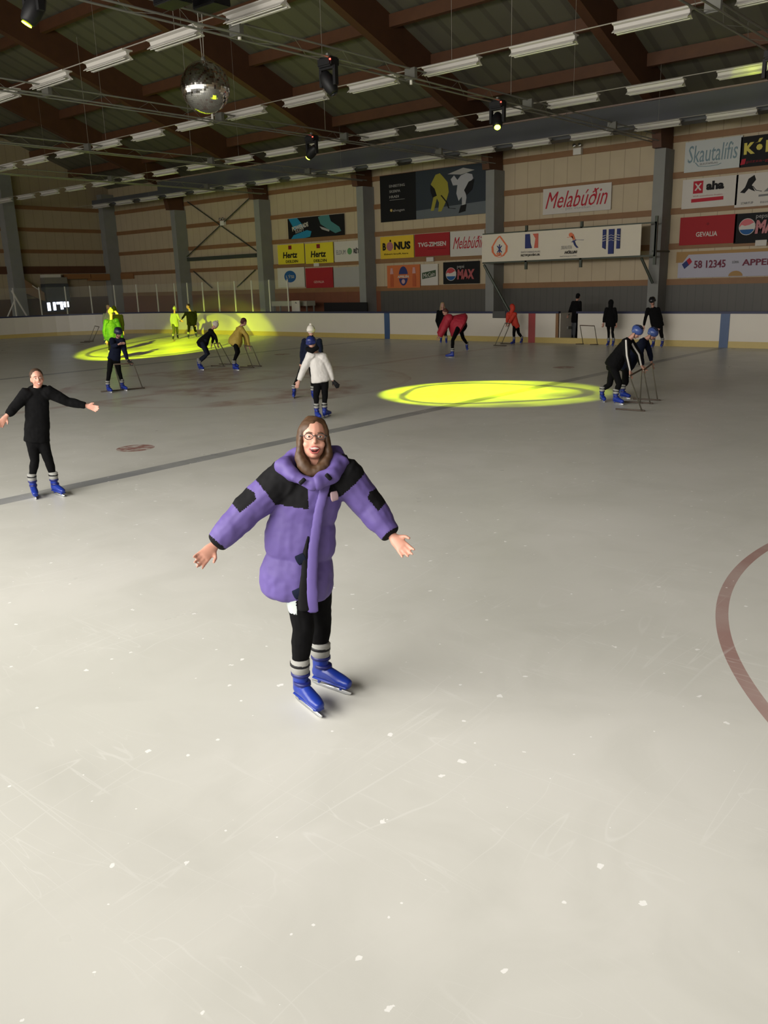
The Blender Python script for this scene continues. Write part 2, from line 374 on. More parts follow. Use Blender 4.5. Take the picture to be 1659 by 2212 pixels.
for ri, (yy, k0, k1) in enumerate(((-2.75, -8, 1), (3.35, -13, 4), (9.3, -13, 4), (15.25, -13, 4))):
    for k in range(k0, k1+1):
        o = proto if not used else copy_tree(proto); used = True
        o.location = (1.36+2.46*k, yy, 7.33); tag(o, rowlab[ri], 'ceiling light', grp[ri])
    bm = bmesh.new(); tube(bm, [(-32.8, yy, 7.47), (17, yy, 7.47)], .012, 6)
    o = mesh('light_rail', bm, M_cable)
    tag(o, ['thin rail carrying the nearest row of light fixtures', 'thin rail carrying the second row of light fixtures', 'thin rail carrying the third row of light fixtures', 'thin rail carrying the light fixtures along the far wall'][ri], 'rail')
    for k in range(k0+2, k1+1, 6):
        x = 1.36+2.46*k+.8; bm = bmesh.new(); tube(bm, [(x, yy, 7.47), (x, yy, zc(yy))], .004, 5); mesh('suspension_wire', bm, M_cable, o)
def truss(x, label):
    root = empty('lighting_truss', (x, 0, 7.15)); tag(root, label, 'truss')
    off = ((-.14, -.08), (.14, -.08), (0, .16))
    for ox, oz in off:
        bm = bmesh.new(); tube(bm, [(ox, -13.5, oz), (ox, 17.0, oz)], .021, 8); mesh('chord', bm, M_steel, root)
    bm = bmesh.new(); n = 64
    for i in range(n):
        y0 = -13.5+30.5*i/n; y1 = y0+30.5/n
        a, b = (off[i % 3], off[(i+1) % 3]); tube(bm, [(a[0], y0, a[1]), (b[0], y1, b[1])], .005, 5)
    mesh('lacing', bm, M_steel, root)
    for y in (-2.63, 2.7, 8.0, 13.3):
        bm = bmesh.new(); box(bm, -.15, y-.05, -.09, .15, y+.05, .17); mesh('joint_box', bm, mat('truss_joint', (.16, .16, .14), .5, .5), root)
    for y in (7.1,):
        bm = bmesh.new(); tube(bm, [(0, y, .16), (0, y, zc(y)-7.15)], .007, 6); mesh('hanging_cable', bm, M_cable, root)
truss(3.9, 'grey lighting truss right of the mirror ball, carrying three black moving heads')
truss(-3.2, 'grey lighting truss crossing behind the mirror ball')
truss(-10.3, 'grey lighting truss, third one from the right in the far half')
truss(-17.3, 'grey lighting truss farthest away near the end wall')
truss(11.0, 'grey lighting truss in the upper right corner, nearest')

def moving_head(loc, aim, lit, label, name='moving_head_light'):
    loc = V(loc); root = empty(name, loc); tag(root, label, 'stage light')
    bm = bmesh.new(); box(bm, -.2, -.15, -.22, .2, .15, -.03); bmesh.ops.bevel(bm, geom=bm.edges[:], offset=.03, segments=2, affect='EDGES'); mesh('base', bm, M_black, root)
    bm = bmesh.new(); box(bm, -.03, -.03, -.04, .03, .03, .06); mesh('clamp', bm, M_steel, root)
    d = (V(aim)-(loc+V((0, 0, -.5)))).normalized(); q = d.to_track_quat('-Z', 'Y').to_matrix()
    bm = bmesh.new()
    for s in (-1, 1): box(bm, s*.2-.035, -.05, -.58, s*.2+.035, .05, -.2)
    box(bm, -.2, -.06, -.26, .2, .06, -.2); mesh('yoke', bm, M_black, root)
    bm = bmesh.new(); c = V((0, 0, -.52)); loft(bm, [(c-d*.2, .11), (c-d*.08, .155), (c+d*.1, .145), (c+d*.2, .12)], n=20, cap=.5); hd = mesh('head', bm, M_black, root, True)
    bm = bmesh.new(); loft(bm, [(c+d*.255, .08), (c+d*.262, .08)], n=20, cap=.1)
    mesh('lens', bm, M_lens if lit else mat('dark_lens', (.03, .035, .04), .1), hd)
    bm = bmesh.new(); box(bm, .19, -.165, -.12, .215, -.14, -.095); mesh('indicator', bm, M_led, root)
    return root, loc+V((0, 0, -.52))+d*.3
def gobo_spot(name, loc, aim, half, power, col, ring):
    l = bpy.data.lights.new(name, 'SPOT'); l.energy = power; l.color = col; l.spot_size = 2*half; l.spot_blend = .18; l.shadow_soft_size = .05
    o = bpy.data.objects.new(name, l); C.objects.link(o); o.location = loc; o.rotation_euler = (V(aim)-V(loc)).to_track_quat('-Z', 'Y').to_euler()
    l.use_nodes = True; nt = l.node_tree; em = nt.nodes['Emission']
    tc = nt.nodes.new('ShaderNodeTexCoord'); sp = nt.nodes.new('ShaderNodeSeparateXYZ'); nt.links.new(tc.outputs['Normal'], sp.inputs[0])
    def f(op, a, b=None):
        n = nt.nodes.new('ShaderNodeMath'); n.operation = op
        for i, v in enumerate((a, b)):
            if v is None: continue
            if isinstance(v, (int, float)): n.inputs[i].default_value = v
            else: nt.links.new(v, n.inputs[i])
        return n.outputs[0]
    u = f('DIVIDE', sp.outputs[0], sp.outputs[2]); v = f('DIVIDE', sp.outputs[1], sp.outputs[2]); r = f('DIVIDE', f('SQRT', f('ADD', f('POWER', u, 2.0), f('POWER', v, 2.0))), math.tan(half))
    th = f('ARCTAN2', v, u)
    # dark gobo ring broken by petals
    wave = f('ADD', .74, f('MULTIPLY', f('SINE', f('MULTIPLY', th, 3.0)), .07))
    ringm = f('LESS_THAN', f('ABSOLUTE', f('SUBTRACT', r, wave)), ring)
    core = f('SUBTRACT', 1.6, f('MULTIPLY', r, 1.25))
    s_ = f('MULTIPLY', f('MAXIMUM', core, .3), f('SUBTRACT', 1.0, f('MULTIPLY', ringm, .75)))
    cb = nt.nodes.new('ShaderNodeCombineXYZ'); nt.links.new(u, cb.inputs[0]); nt.links.new(v, cb.inputs[1]); nz = nt.nodes.new('ShaderNodeTexNoise'); nz.inputs['Scale'].default_value = 1.6/math.tan(half); nz.inputs['Detail'].default_value = 3
    nt.links.new(cb.outputs[0], nz.inputs['Vector']); s_ = f('MULTIPLY', s_, f('MAXIMUM', f('SUBTRACT', f('MULTIPLY', nz.outputs['Fac'], 3.2), .75), .25))
    nt.links.new(s_, em.inputs['Strength'])
    return o
YEL = (.72, .92, .0)
_, p = moving_head((3.9, 6.44, 7.12), (6.9, 1.7, 0), True, 'black moving head glowing yellow-green on the truss, above the ice centre-right')
gobo_spot('moving_head_beam', p, (6.75, 2.0, 0), math.radians(9.5), 900, YEL, .0)
_, p = moving_head((-3.2, 6.44, 7.12), (-12, 6.5, 0), True, 'black moving head with a yellow lens and red indicator on the farther truss')
_, p = moving_head((-3.2, -6.8, 7.12), (-14.2, 7.5, 0), True, 'black moving head on the farther truss nearest the camera side, throwing the far yellow patch')
gobo_spot('moving_head_beam', p, (-14.4, 8.0, 0), math.radians(10.5), 27000, YEL, .03)
_, p = moving_head((11.0, 6.44, 7.12), (9.6, 9.3, 7.25), True, 'black moving head on the upper right truss, tilted up at a light fixture')
gobo_spot('moving_head_beam', p, (9.6, 9.3, 7.25), math.radians(9), 90, YEL, .0)
_, p = moving_head((3.9, -.13, 7.12), (6.9, 1.45, 0), False, 'black moving head hanging from the nearer truss right of the mirror ball')
gobo_spot('moving_head_beam', p, (6.72, 1.3, 0), math.radians(18.8), 3300, YEL, .04)
q = on(62, -12, 0, 3.9)
moving_head((3.9, -6.75, 7.25), (1.2, -10, 0), True, 'black moving head with a lit yellow lens in the upper left corner')
for px, lab in ((372, 'black loudspeaker hanging at the top edge above the truss, left one'), (456, 'black loudspeaker hanging at the top edge above the truss, right one')):
    c = on(px, -12 if px < 400 else -4, 0, 4.6)
    root = empty('loudspeaker', c); tag(root, lab, 'loudspeaker')
    bm = bmesh.new(); prism(bm, [(-.3, -.16), (.3, -.16), (.24, .3), (-.24, .3)], -.2, .2, 'y'); bmesh.ops.bevel(bm, geom=bm.edges[:], offset=.02, segments=2, affect='EDGES'); mesh('cabinet', bm, M_black, root)
    bm = bmesh.new(); box(bm, -.24, -.215, -.13, .24, -.2, .24); mesh('grille', bm, mat('grille_grey', (.006, .006, .007), .8, spec=.1), root)
    bm = bmesh.new(); tube(bm, [(0, 0, .3), (0, 0, zc(c.y)-c.z)], .012, 6); mesh('hanging_cable', bm, M_cable, root)
for (px, py), X, lb in (((517, 72), 3.9, 'small white cylinder sensor hanging under the truss beside the nearest light fixture'), ((888, 172), 3.9, 'small white cylinder sensor hanging under the truss between the two moving heads'), ((459, 253), -3.2, 'small white cylinder sensor just under the mirror ball')):
    c = on(px, py, 0, X); root = empty('hanging_sensor', c); tag(root, lb, 'sensor')
    bm = bmesh.new(); loft(bm, [((0, 0, -.1), .035), ((0, 0, .1), .035)], n=12, cap=.4); mesh('sensor_body', bm, M_white, root, True)
    bm = bmesh.new(); tube(bm, [(0, 0, .1), (0, 0, 7.1-c.z+.02)], .01, 6); mesh('hanging_cord', bm, M_cable, root)
# mirror ball
mb = empty('mirror_ball', on(443.5, 189, 0, 0.15)); tag(mb, 'large mirrored disco ball hanging over the centre of the ice', 'disco ball')
bm = bmesh.new(); R = .575; rg = 40
for i in range(rg):
    t0 = math.pi*i/rg; t1 = math.pi*(i+1)/rg; n = max(5, int(80*math.sin((t0+t1)/2)))
    for k in range(n):
        a0 = 2*math.pi*k/n; a1 = 2*math.pi*(k+1)/n
        vs = [V((math.sin(t)*math.cos(a), math.sin(t)*math.sin(a), math.cos(t)))*R for t, a in ((t0, a0), (t1, a0), (t1, a1), (t0, a1))]
        c = sum(vs, V())/4; q = Matrix.Rotation(random.uniform(-.035, .035), 3, 'X') @ Matrix.Rotation(random.uniform(-.035, .035), 3, 'Y')
        vs = [c*1.004+q@((v-c)*.96) for v in vs]
        try: bm.faces.new([bm.verts.new(v) for v in vs])
        except ValueError: pass
bmesh.ops.recalc_face_normals(bm, faces=bm.faces)
mesh('mirror_tiles', bm, mat('mirror', (.82, .82, .8), .07, 1.0, var=0), mb)
bm = bmesh.new(); ball(bm, (0, 0, 0), (R*.985,)*3, seg=40, rg=24); mesh('core', bm, mat('ball_core', (.2, .2, .19), .4, .7), mb, True)
bm = bmesh.new(); loft(bm, [((0, 0, R-.02), .07), ((0, 0, R+.08), .04)], n=14, cap=.2); mesh('mount', bm, M_steel, mb, True)
for s in (-1, 1):
    bm = bmesh.new(); tube(bm, [(s*.03, 0, R+.05), (s*.1, 0, R+1.5), (s*.13, 0, 15.2-mb.location.z)], .01, 6); mesh('hanging_chain', bm, M_cable, mb)
# ================================================================== BANNERS ON THE WALL
def flat(name, rgb, rough=.65): return mat(name, rgb, rough, var=.03, scale=2, spec=.2)
K_white = flat('banner_white', (.52, .49, .45)); K_black = flat('banner_black', (.008, .008, .009)); K_yellow = flat('banner_yellow', (.62, .52, .03))
K_red = flat('banner_red', (.30, .02, .025)); K_darkred = flat('banner_dark_red', (.2, .015, .02)); K_orange = flat('banner_orange', (.50, .14, .05)); K_txtred = flat('lettering_red', (.38, .02, .035))
K_blue = flat('banner_blue', (.02, .09, .25)); K_cyan = flat('banner_cyan', (.02, .20, .36)); K_teal = flat('banner_teal', (.06, .18, .19)); K_green = flat('banner_green', (.10, .25, .10))
K_grey = flat('banner_grey', (.17, .17, .17)); K_lgrey = flat('banner_light_grey', (.33, .32, .31)); K_navy = flat('banner_navy', (.03, .04, .14)); K_lav = flat('banner_lavender', (.40, .39, .46)); K_maroon = flat('banner_maroon', (.15, .03, .05)); K_tan = flat('banner_tan', (.33, .2, .08)); K_slate = flat('banner_slate', (.03, .038, .048)); K_purple = flat('lettering_violet', (.12, .05, .2)); K_pink = flat('lettering_pink', (.5, .28, .27))
class Sign:
    """banner hung on a vertical plane y = const; local x right, z up, lower-left corner at the origin"""
    def __init__(s, label, x0, y0, x1, y1, Y, m, th=.02, cat='banner', name='advertising_banner'):
        a = on(x0, y0, 1, Y); b = on(x1, y1, 1, Y); s.w = b.x-a.x; s.h = a.z-b.z
        bm = bmesh.new(); box(bm, 0, -th, 0, s.w, 0, s.h); s.o = mesh(name, bm, m, loc=(a.x, Y, b.z)); s.th = th; tag(s.o, label, cat); s.n = 0
    def poly(s, pts, m, name='emblem', lab=None):
        s.n += 1; y = -s.th-.003*s.n
        bm = bmesh.new(); prism(bm, [(p[0]*s.w, p[1]*s.h) for p in pts], y, -s.th+.0005, 'y'); o = mesh(name, bm, m, s.o)
        if lab: o['label'] = lab
        return o
    def disc(s, cx, cy, ry, m, name='emblem', a0=0, a1=360, rx=None, n=28):
        rx = rx if rx is not None else ry*s.h/s.w
        return s.poly([(cx+rx*math.cos(math.radians(a0+(a1-a0)*k/n)), cy+ry*math.sin(math.radians(a0+(a1-a0)*k/n))) for k in range(n if a1-a0 >= 360 else n+1)], m, name)
    def text(s, t, u0, v0, u1, v1, m, shear=0, bold=0., rot=0., name='lettering'):
        s.n += 1
        cu = bpy.data.curves.new('t', 'FONT'); cu.body = t; cu.size = 1; cu.shear = shear; cu.offset = bold; cu.extrude = .004; cu.resolution_u = 2
        o = bpy.data.objects.new('t', cu); C.objects.link(o); dg = bpy.context.evaluated_depsgraph_get(); me = bpy.data.meshes.new_from_object(o.evaluated_get(dg)); bpy.data.objects.remove(o)
        xs = [v.co.x for v in me.vertices]; ys = [v.co.y for v in me.vertices]
        ax, bx, ay, by = min(xs), max(xs), min(ys), max(ys); y = -s.th-.003*s.n-.003
        cr, sr = math.cos(rot), math.sin(rot); W_, H_ = (u1-u0)*s.w, (v1-v0)*s.h
        for v in me.vertices:
            X = ((v.co.x-ax)/(bx-ax)-.5)*W_; Z = ((v.co.y-ay)/(by-ay)-.5)*H_; d = v.co.z
            v.co = (u0*s.w+W_/2+X*cr-Z*sr, y-d, v0*s.h+H_/2+X*sr+Z*cr)
        me.materials.clear(); me.materials.append(m); me.name = name
        return link(name, me, s.o)
def stroke(pts, w):  # thick polyline as polygon
    L, R_ = [], []
    for i, p in enumerate(pts):
        a = pts[max(i-1, 0)]; b = pts[min(i+1, len(pts)-1)]; d = V((b[0]-a[0], b[1]-a[1])).normalized()
        L.append((p[0]-d.y*w, p[1]+d.x*w)); R_.append((p[0]+d.y*w, p[1]-d.x*w))
    return L+R_[::-1]
WP = WY-.07
# hockey banner
s = Sign('big dark banner with two ice hockey players facing off', 820.7, 381, 1050.6, 460.7, WP, K_black)
s.poly([(.36, 0), (1, 0), (1, 1), (.36, 1)], K_slate, 'picture')
s.poly([(.36, 0), (1, 0), (1, .25), (.36, .18)], mat('banner_ice', (.09, .105, .12), .5), 'picture')
s.poly([(.66, .86), (.8, .95), (.9, .88), (.78, .82)], K_lgrey, 'picture')
yp = [(.55, .88), (.59, .9), (.62, .82), (.66, .7), (.67, .5), (.65, .35), (.63, .25), (.6, .12), (.57, .12), (.58, .3), (.56, .4), (.53, .15), (.5, .15), (.53, .45), (.52, .6), (.5, .68), (.53, .8)]
s.poly(yp, mat('hockey_yellow', (.27, .24, .02), .5), 'player'); s.poly([(.5, .7), (.54, .6), (.56, .45), (.52, .42), (.5, .55)], K_black, 'player')
s.poly(stroke([(.6, .45), (.65, .3), (.67, .17), (.73, .15)], .006), K_black, 'hockey_stick')
wp = [(.69, .75), (.72, .82), (.75, .72), (.78, .8), (.83, .84), (.88, .8), (.89, .72), (.85, .62), (.82, .5), (.83, .35), (.82, .2), (.79, .2), (.79, .38), (.76, .3), (.74, .45), (.75, .62), (.71, .62)]
s.poly(wp, mat('hockey_white', (.34, .34, .36), .5), 'player'); s.poly([(.85, .66), (.9, .7), (.88, .5), (.83, .4), (.81, .5)], K_black, 'player'); s.poly([(.78, .2), (.83, .22), (.82, .08), (.76, .05)], K_black, 'player')
for i, t in enumerate(('EINBEITING', 'SKERPA', 'HRAÐI')): s.text(t, .1, .73-.115*i, (.255, .21, .195)[i], .785-.115*i, K_lgrey)
s.poly(stroke([(.1, .46), (.25, .46)], .003), K_lgrey, 'line')
s.disc(.115, .24, .03, mat('gold', (.45, .33, .1), .5)); s.text('alvogen', .135, .19, .25, .26, K_lgrey)
# row of boards left bay and middle bay
s = Sign('yellow banner with black lettering and a round pig-pink fruit for the letter O', 821.8, 512.4, 894.7, 556, WP, mat('banner_amber', (.62, .42, .02), .45))
s.text('B', .07, .38, .17, .72, K_black, bold=.05); s.text('NUS', .42, .38, .91, .74, K_black, bold=.05)
s.disc(.29, .55, .2, mat('fruit_pink', (.35, .12, .15), .5)); s.disc(.31, .8, .05, K_black); s.text('Ekkert bruðl, bara', .12, .16, .84, .24, K_black)
s = Sign('dark red banner reading TVG-ZIMSEN in white', 896, 506.6, 971.9, 550.9, WP, K_red)
s.text('TVG-ZIMSEN', .1, .42, .9, .62, K_white, bold=.03); s.text('ALÞJÓÐAFLUTNINGAR', .38, .28, .9, .34, K_darkred)
s = Sign('white banner with red script partly hidden behind the column', 973, 501.3, 1047, 551, WP, K_white)
s.text('Melabúðin', .08, .3, 1.0, .78, K_txtred, shear=.45)
s = Sign('orange banner with bottles and a round blue emblem', 836.3, 574, 908.2, 621, WP, K_orange)
s.disc(.5, .52, .42, K_navy, rx=.14); s.poly([(.32, .42), (.68, .42), (.68, .6), (.32, .6)], K_orange, 'band'); s.text('APPELSÍN', .33, .44, .67, .57, K_white, bold=.03); s.disc(.5, .28, .1, K_pink)
for u in (.15, .83):
    s.poly([(u-.05, .05), (u+.05, .05), (u+.05, .45), (u+.03, .62), (u-.03, .62), (u-.05, .45)], mat('bottle_orange', (.38, .07, .02), .4), 'bottle_print'); s.poly([(u-.05, .62), (u+.05, .62), (u+.03, .88), (u-.03, .88)], K_pink, 'bottle_print')
s = Sign('white banner with a slanted dark green lettered plate', 909.3, 571.3, 946.7, 615.9, WP, K_white)
s.poly([(.08, .3), (.88, .42), (.88, .72), (.08, .6)], mat('plate_green', (.02, .05, .02), .5), 'plate'); s.text("McCain", .14, .4, .82, .6, K_white, rot=.13, shear=.2)
def pepsi(s, u, v, r, txt, u0, u1):
    s.disc(u, v, r, K_white); s.disc(u, v, r*.93, K_blue, a0=200, a1=340); s.disc(u, v, r*.93, mat('cola_red', (.42, .03, .04), .4), a0=20, a1=180)
    s.poly(stroke([(u-r*.3*s.h/s.w*2.5, v+r*.15), (u, v-.02), (u+r*.9*s.h/s.w, v+r*.35)], r*.12), K_white)
    s.text('pepsi', u0, v+.22, u0+(u1-u0)*.4, v+.4, K_lgrey); s.text('MAX', u0, v-.25, u1, v+.2, mat('max_red', (.30, .05, .06), .4), bold=.06, shear=.1)
s = Sign('small black cola banner with a round emblem below the dark red one', 957.8, 566.8, 1036, 611.9, WP, K_black); pepsi(s, .22, .45, .3, 0, .4, .88)
s = Sign('small white box on the wall rail under the dark red TVG banner', 923, 556, 938, 564.5, WP, K_white, .08, 'box', 'junction_box')
# second bay
s = Sign('black sports-drink banner with cyan slanted shapes and a hockey player', 621.6, 473.3, 744.7, 507.5, WP, K_black)
s.poly([(.02, 1), (.18, 1), (.3, .55), (.12, .45)], K_cyan); s.poly([(.05, .0), (.1, .18), (.35, .38), (.43, .3), (.4, .05), (.3, 0)], K_cyan)
s.text('POWERADE', .08, .46, .38, .68, K_white, rot=.16, bold=.03); s.text('KRAFT', .14, .3, .3, .45, K_lgrey, rot=.16, bold=.02)
s.poly([(.56, .95), (.62, 1), (.75, 1), (.78, .7), (.92, .4), (.95, .2), (.85, .12), (.72, .35), (.6, .6)], K_teal, 'player'); s.poly([(.58, .5), (.66, .42), (.75, .3), (.74, .22), (.62, .35)], K_lgrey, 'player')
for x0, x1, lb in ((599.6, 658.7, 'yellow rental-car banner with black lettering, left of the pair'), (659.2, 721.2, 'yellow rental-car banner with black lettering, right of the pair')):
    y0, y1 = (529.8, 568.8) if x0 < 650 else (526.8, 567.1)
    s = Sign(lb, x0, y0, x1, y1, WP, K_yellow)
    s.text('Hertz', .2, .3, .75, .62, K_black, shear=.12, bold=.03); s.text('DEILDIN', .3, .06, .76, .2, K_black, bold=.02); s.poly([(.42, .74), (.54, .74), (.54, .94), (.42, .94)], K_darkred)
s = Sign('white banner with ELDUM RÉTT lettering and a green leaf emblem', 722.2, 522.8, 779, 563.5, WP, K_white)
s.text('ELDUM', .08, .36, .44, .58, K_grey); s.disc(.6, .5, .16, K_green); s.text('RÉTT', .76, .38, 1.05, .66, K_black, bold=.03)
s = Sign('white banner with a round blue LÝSI emblem', 599.6, 579.6, 659.4, 619.8, WP, K_white)
s.disc(.47, .55, .3, K_blue, rx=.22); s.text('LÝSI', .32, .46, .62, .65, K_lgrey, bold=.02)
s = Sign('red banner with small white lettering, right of the round blue emblem', 660, 579.8, 720.6, 621, WP, K_red); s.text('GEVALIA', .3, .24, .68, .36, K_pink, bold=.02)
s = Sign('plain grey-white panel beside the small red banner', 720.8, 578, 779, 618.5, WP, K_lgrey)
s = Sign('small white note on the wall rail under the right yellow banner', 678.6, 568.7, 690, 575, WP, K_white, .04, 'note', 'wall_note')
# single red script banner
s = Sign('large white banner with red Melabúðin script, high on the wall', 1174, 409, 1319.6, 452.5, WP, K_white)
s.text('Melabúðin', .04, .22, .95, .86, K_txtred, shear=.4); s.text('– þín verslun –', .28, .1, .78, .22, K_lgrey)
# right bay
s = Sign('pale blue-white banner with curly Skautalífis lettering', 1481.7, 308, 1600, 361, WP, flat('banner_palegrey', (.46, .48, .47)))
s.text('Skautalífis', .06, .3, .93, .86, mat('script_blue', (.12, .19, .22), .5), shear=.12); s.text('SKAUTAFÉLAG', .28, .2, .6, .28, K_grey); s.poly(stroke([(.2, .3), (.26, .17), (.4, .14), (.6, .15), (.66, .2)], .01), mat('script_blue', (.12, .19, .22)), 'flourish')
s = Sign('black banner with yellow KÓ lettering cut by the right edge', 1602, 296.5, 1698, 352, WP, K_black)
s.text('KÓPUR', .08, .42, 1.15, .9, mat('letter_yellow', (.5, .42, .04), .5), bold=.05, rot=.02); s.poly([(.02, .08), (.12, .1), (.14, .28), (.05, .27)], K_txtred); s.text('pizza-grill', .16, .1, .8, .22, K_darkred)
s = Sign('white banner with a red cutlery emblem and black aha lettering', 1476, 389.3, 1591, 443, WP, K_white)
s.poly([(.2, .5), (.38, .5), (.38, .92), (.2, .92)], K_txtred); s.poly(stroke([(.24, .6), (.34, .84)], .015), K_white, 'cutlery'); s.poly(stroke([(.34, .6), (.24, .84)], .015), K_white, 'cutlery')
s.text('aha', .44, .58, .76, .88, K_black, bold=.05); s.text('Við sendum heim', .2, .38, .74, .44, K_pink); s.poly([(.18, .2), (.76, .22), (.76, .34), (.18, .32)], K_txtred, 'band')
s = Sign('white banner with a black ice hockey player drawing', 1591.8, 378, 1690, 441, WP, K_white)
s.poly([(.1, .45), (.2, .6), (.26, .85), (.38, .95), (.42, .8), (.34, .65), (.42, .45), (.34, .5), (.28, .55), (.2, .42)], K_black, 'player'); s.poly(stroke([(.36, .62), (.44, .48), (.56, .44)], .008), K_black, 'hockey_stick')
s.poly([(.6, .42), (.95, .42), (.95, .7), (.75, .62)], K_grey, 'skyline'); s.poly([(.5, .28), (.98, .3), (.98, .36), (.5, .34)], K_grey, 'band'); s.text('STARTUP', .14, .08, .4, .15, K_grey); s.text('ÍSHOKKÍ', .55, .08, .9, .14, K_grey)
s = Sign('wide dark red banner with white GEVALIA lettering beside the column', 1470.6, 470.5, 1588.5, 524.5, WP, K_red)
s.text('GEVALIA', .3, .28, .68, .45, K_white, bold=.02); s.disc(.5, .72, .05, K_darkred)
s = Sign('black cola banner cut by the right edge of the photo', 1589.2, 462.5, 1700, 521, WP, K_black); pepsi(s, .24, .55, .28, 0, .4, .96)
s = Sign('small white box on the wall rail above the phone-number banner', 1633.5, 519, 1656.8, 530.5, WP, K_white, .08, 'box', 'junction_box')
s = Sign('lavender banner with maroon phone number 58 12345', 1467, 545.6, 1720, 594, WP, K_lav)
s.poly([(-.02, .9), (1, .9), (1, 1.02), (-.02, 1.02)], K_tan, 'border'); s.poly([(-.02, .6), (.04, .6), (.09, .9), (-.02, .95)], K_tan, 'border'); s.disc(.51, .02, .2, K_tan, a0=0, a1=180, rx=.06)
s.poly([(.06, .35), (.1, .5), (.075, .68), (.035, .53)], K_navy); s.poly([(.1, .5), (.125, .62), (.1, .78), (.075, .68)], K_txtred)
s.text('58 12345', .145, .36, .42, .66, K_maroon, bold=.02); s.text('SÓMA', .475, .5, .53, .62, K_grey); s.text('APPELSÍNA', .56, .4, 1.0, .7, K_maroon, bold=.02)
# big club banner on its steel frame
BY = 16.35
s = Sign('long white banner with four club emblems on a steel frame', 1042, 507.6, 1383.5, 551.5, BY, flat('club_banner_white', (.62, .57, .47)), .03)
def P(*a): return a
s.poly(stroke([(.075, .55), (.1, .78), (.125, .92)], .006)+[], mat('club_orange', (.60, .12, .03), .4)); s.poly(stroke([(.125, .92), (.155, .7), (.175, .55)], .006), mat('club_orange', (.6, .12, .03)))
s.poly(stroke([(.175, .55), (.172, .35), (.15, .2), (.125, .15), (.1, .2), (.078, .35), (.075, .55)], .007), mat('club_orange', (.6, .12, .03)))
for k in range(4): a = math.pi*k/4; s.poly(stroke([(.125-.022*math.cos(a), .45-.17*math.sin(a)), (.125+.022*math.cos(a), .45+.17*math.sin(a))], .0035), K_navy)
s.text('SR', .105, .2, .145, .32, mat('club_orange', (.6, .12, .03)), bold=.04)
s.poly([(.3, .42), (.345, .42), (.335, .6), (.33, .92), (.3, .92)], K_navy); s.poly([(.36, .42), (.385, .42), (.385, .92), (.35, .92), (.368, .75)], mat('club_red', (.5, .08, .04), .4)); s.text('ÍÞRÓTTABANDALAG', .275, .26, .4, .34, K_lgrey); s.text('REYKJAVÍKUR', .275, .12, .4, .24, K_black, bold=.01)
s.poly(stroke([(.57, .72), (.6, .72), (.615, .6), (.6, .82)], .007), mat('club_orange', (.6, .12, .03))); s.disc(.592, .8, .07, mat('club_orange', (.6, .12, .03))); s.poly(stroke([(.6, .55), (.625, .62), (.67, .6)], .006), K_navy); s.poly(stroke([(.61, .6), (.62, .45), (.635, .35)], .005), K_navy)
s.text('SKAUTA', .535, .32, .6, .44, K_lgrey, shear=.2); s.text('HÖLLIN', .558, .16, .635, .28, K_black, shear=.3, bold=.03); s.text('REYKJAVÍK', .53, .05, .635, .11, K_lgrey)
shp = [(.785, .9), (.885, .9), (.885, .4), (.87, .2), (.835, .08), (.8, .2), (.785, .4)]
for u0, u1 in ((.785, .803), (.82, .85), (.867, .885)):
    lo = .25 if u0 != .82 else .09; s.poly([(u0, .9), (u1, .9), (u1, lo), (u0, lo+(.06 if u0 < .8 else 0))], K_navy)
for v in (.52, .6, .68, ): s.poly(stroke([(.785, v), (.803, v+.03), (.82, v), (.835, v+.03), (.85, v), (.867, v+.03), (.885, v)], .007), K_white, 'wave')
a = s.o.location.copy(); fw, fh = s.w, s.h
fr = empty('banner_frame', (a.x, BY, a.z)); tag(fr, 'dark steel frame with diagonal braces holding the long white banner', 'frame')
bm = bmesh.new()
box(bm, 0, .01, -.06, fw+.55, .09, 0); box(bm, 0, .01, fh, fw+.55, .09, fh+.05); box(bm, fw+.5, .01, -.06, fw+.56, .09, fh+.05)
for x in (fw*.3, fw*.65, fw+.53): box(bm, x-.05, .01, -.35, x+.05, .09, fh+.25)
for x in (.1, fw*.5, fw+.45): box(bm, x-.03, .03, .1, x+.03, WY-BY, .16)
mesh('frame_bars', bm, M_darksteel, fr)
for x0, z0, x1, z1 in ((.05, -.1, 1.15, -2.1), (fw+.02, -.1, fw+.35, -1.0)):
    bm = bmesh.new(); tube(bm, [(x0, .05, z0), (x1, .4, z1)], .055, 8); mesh('brace', bm, M_darksteel, fr)
# twin-head emergency lamps
for (px, py), lb in (((1247, 321), 'white emergency lamp with two round heads above the Melabúðin banner'), ((479.5, 478), 'white emergency lamp with two round heads at the crossing of the bracing')):
    c = on(px, py, 1, WY-.2); root = empty('emergency_lamp', c); tag(root, lb, 'emergency lamp')
    bm = bmesh.new(); box(bm, -.17, -.02, -.22, .17, .14, .02); mesh('lamp_box', bm, M_white, root)
    for sx in (-1, 1):
        bm = bmesh.new(); loft(bm, [((sx*.12, -.06, .12), .075), ((sx*.12, .04, .12), .05)], n=14, cap=.3); mesh('lamp_head', bm, mat('lamp_chrome', (.5, .5, .48), .15, .9), root, True)
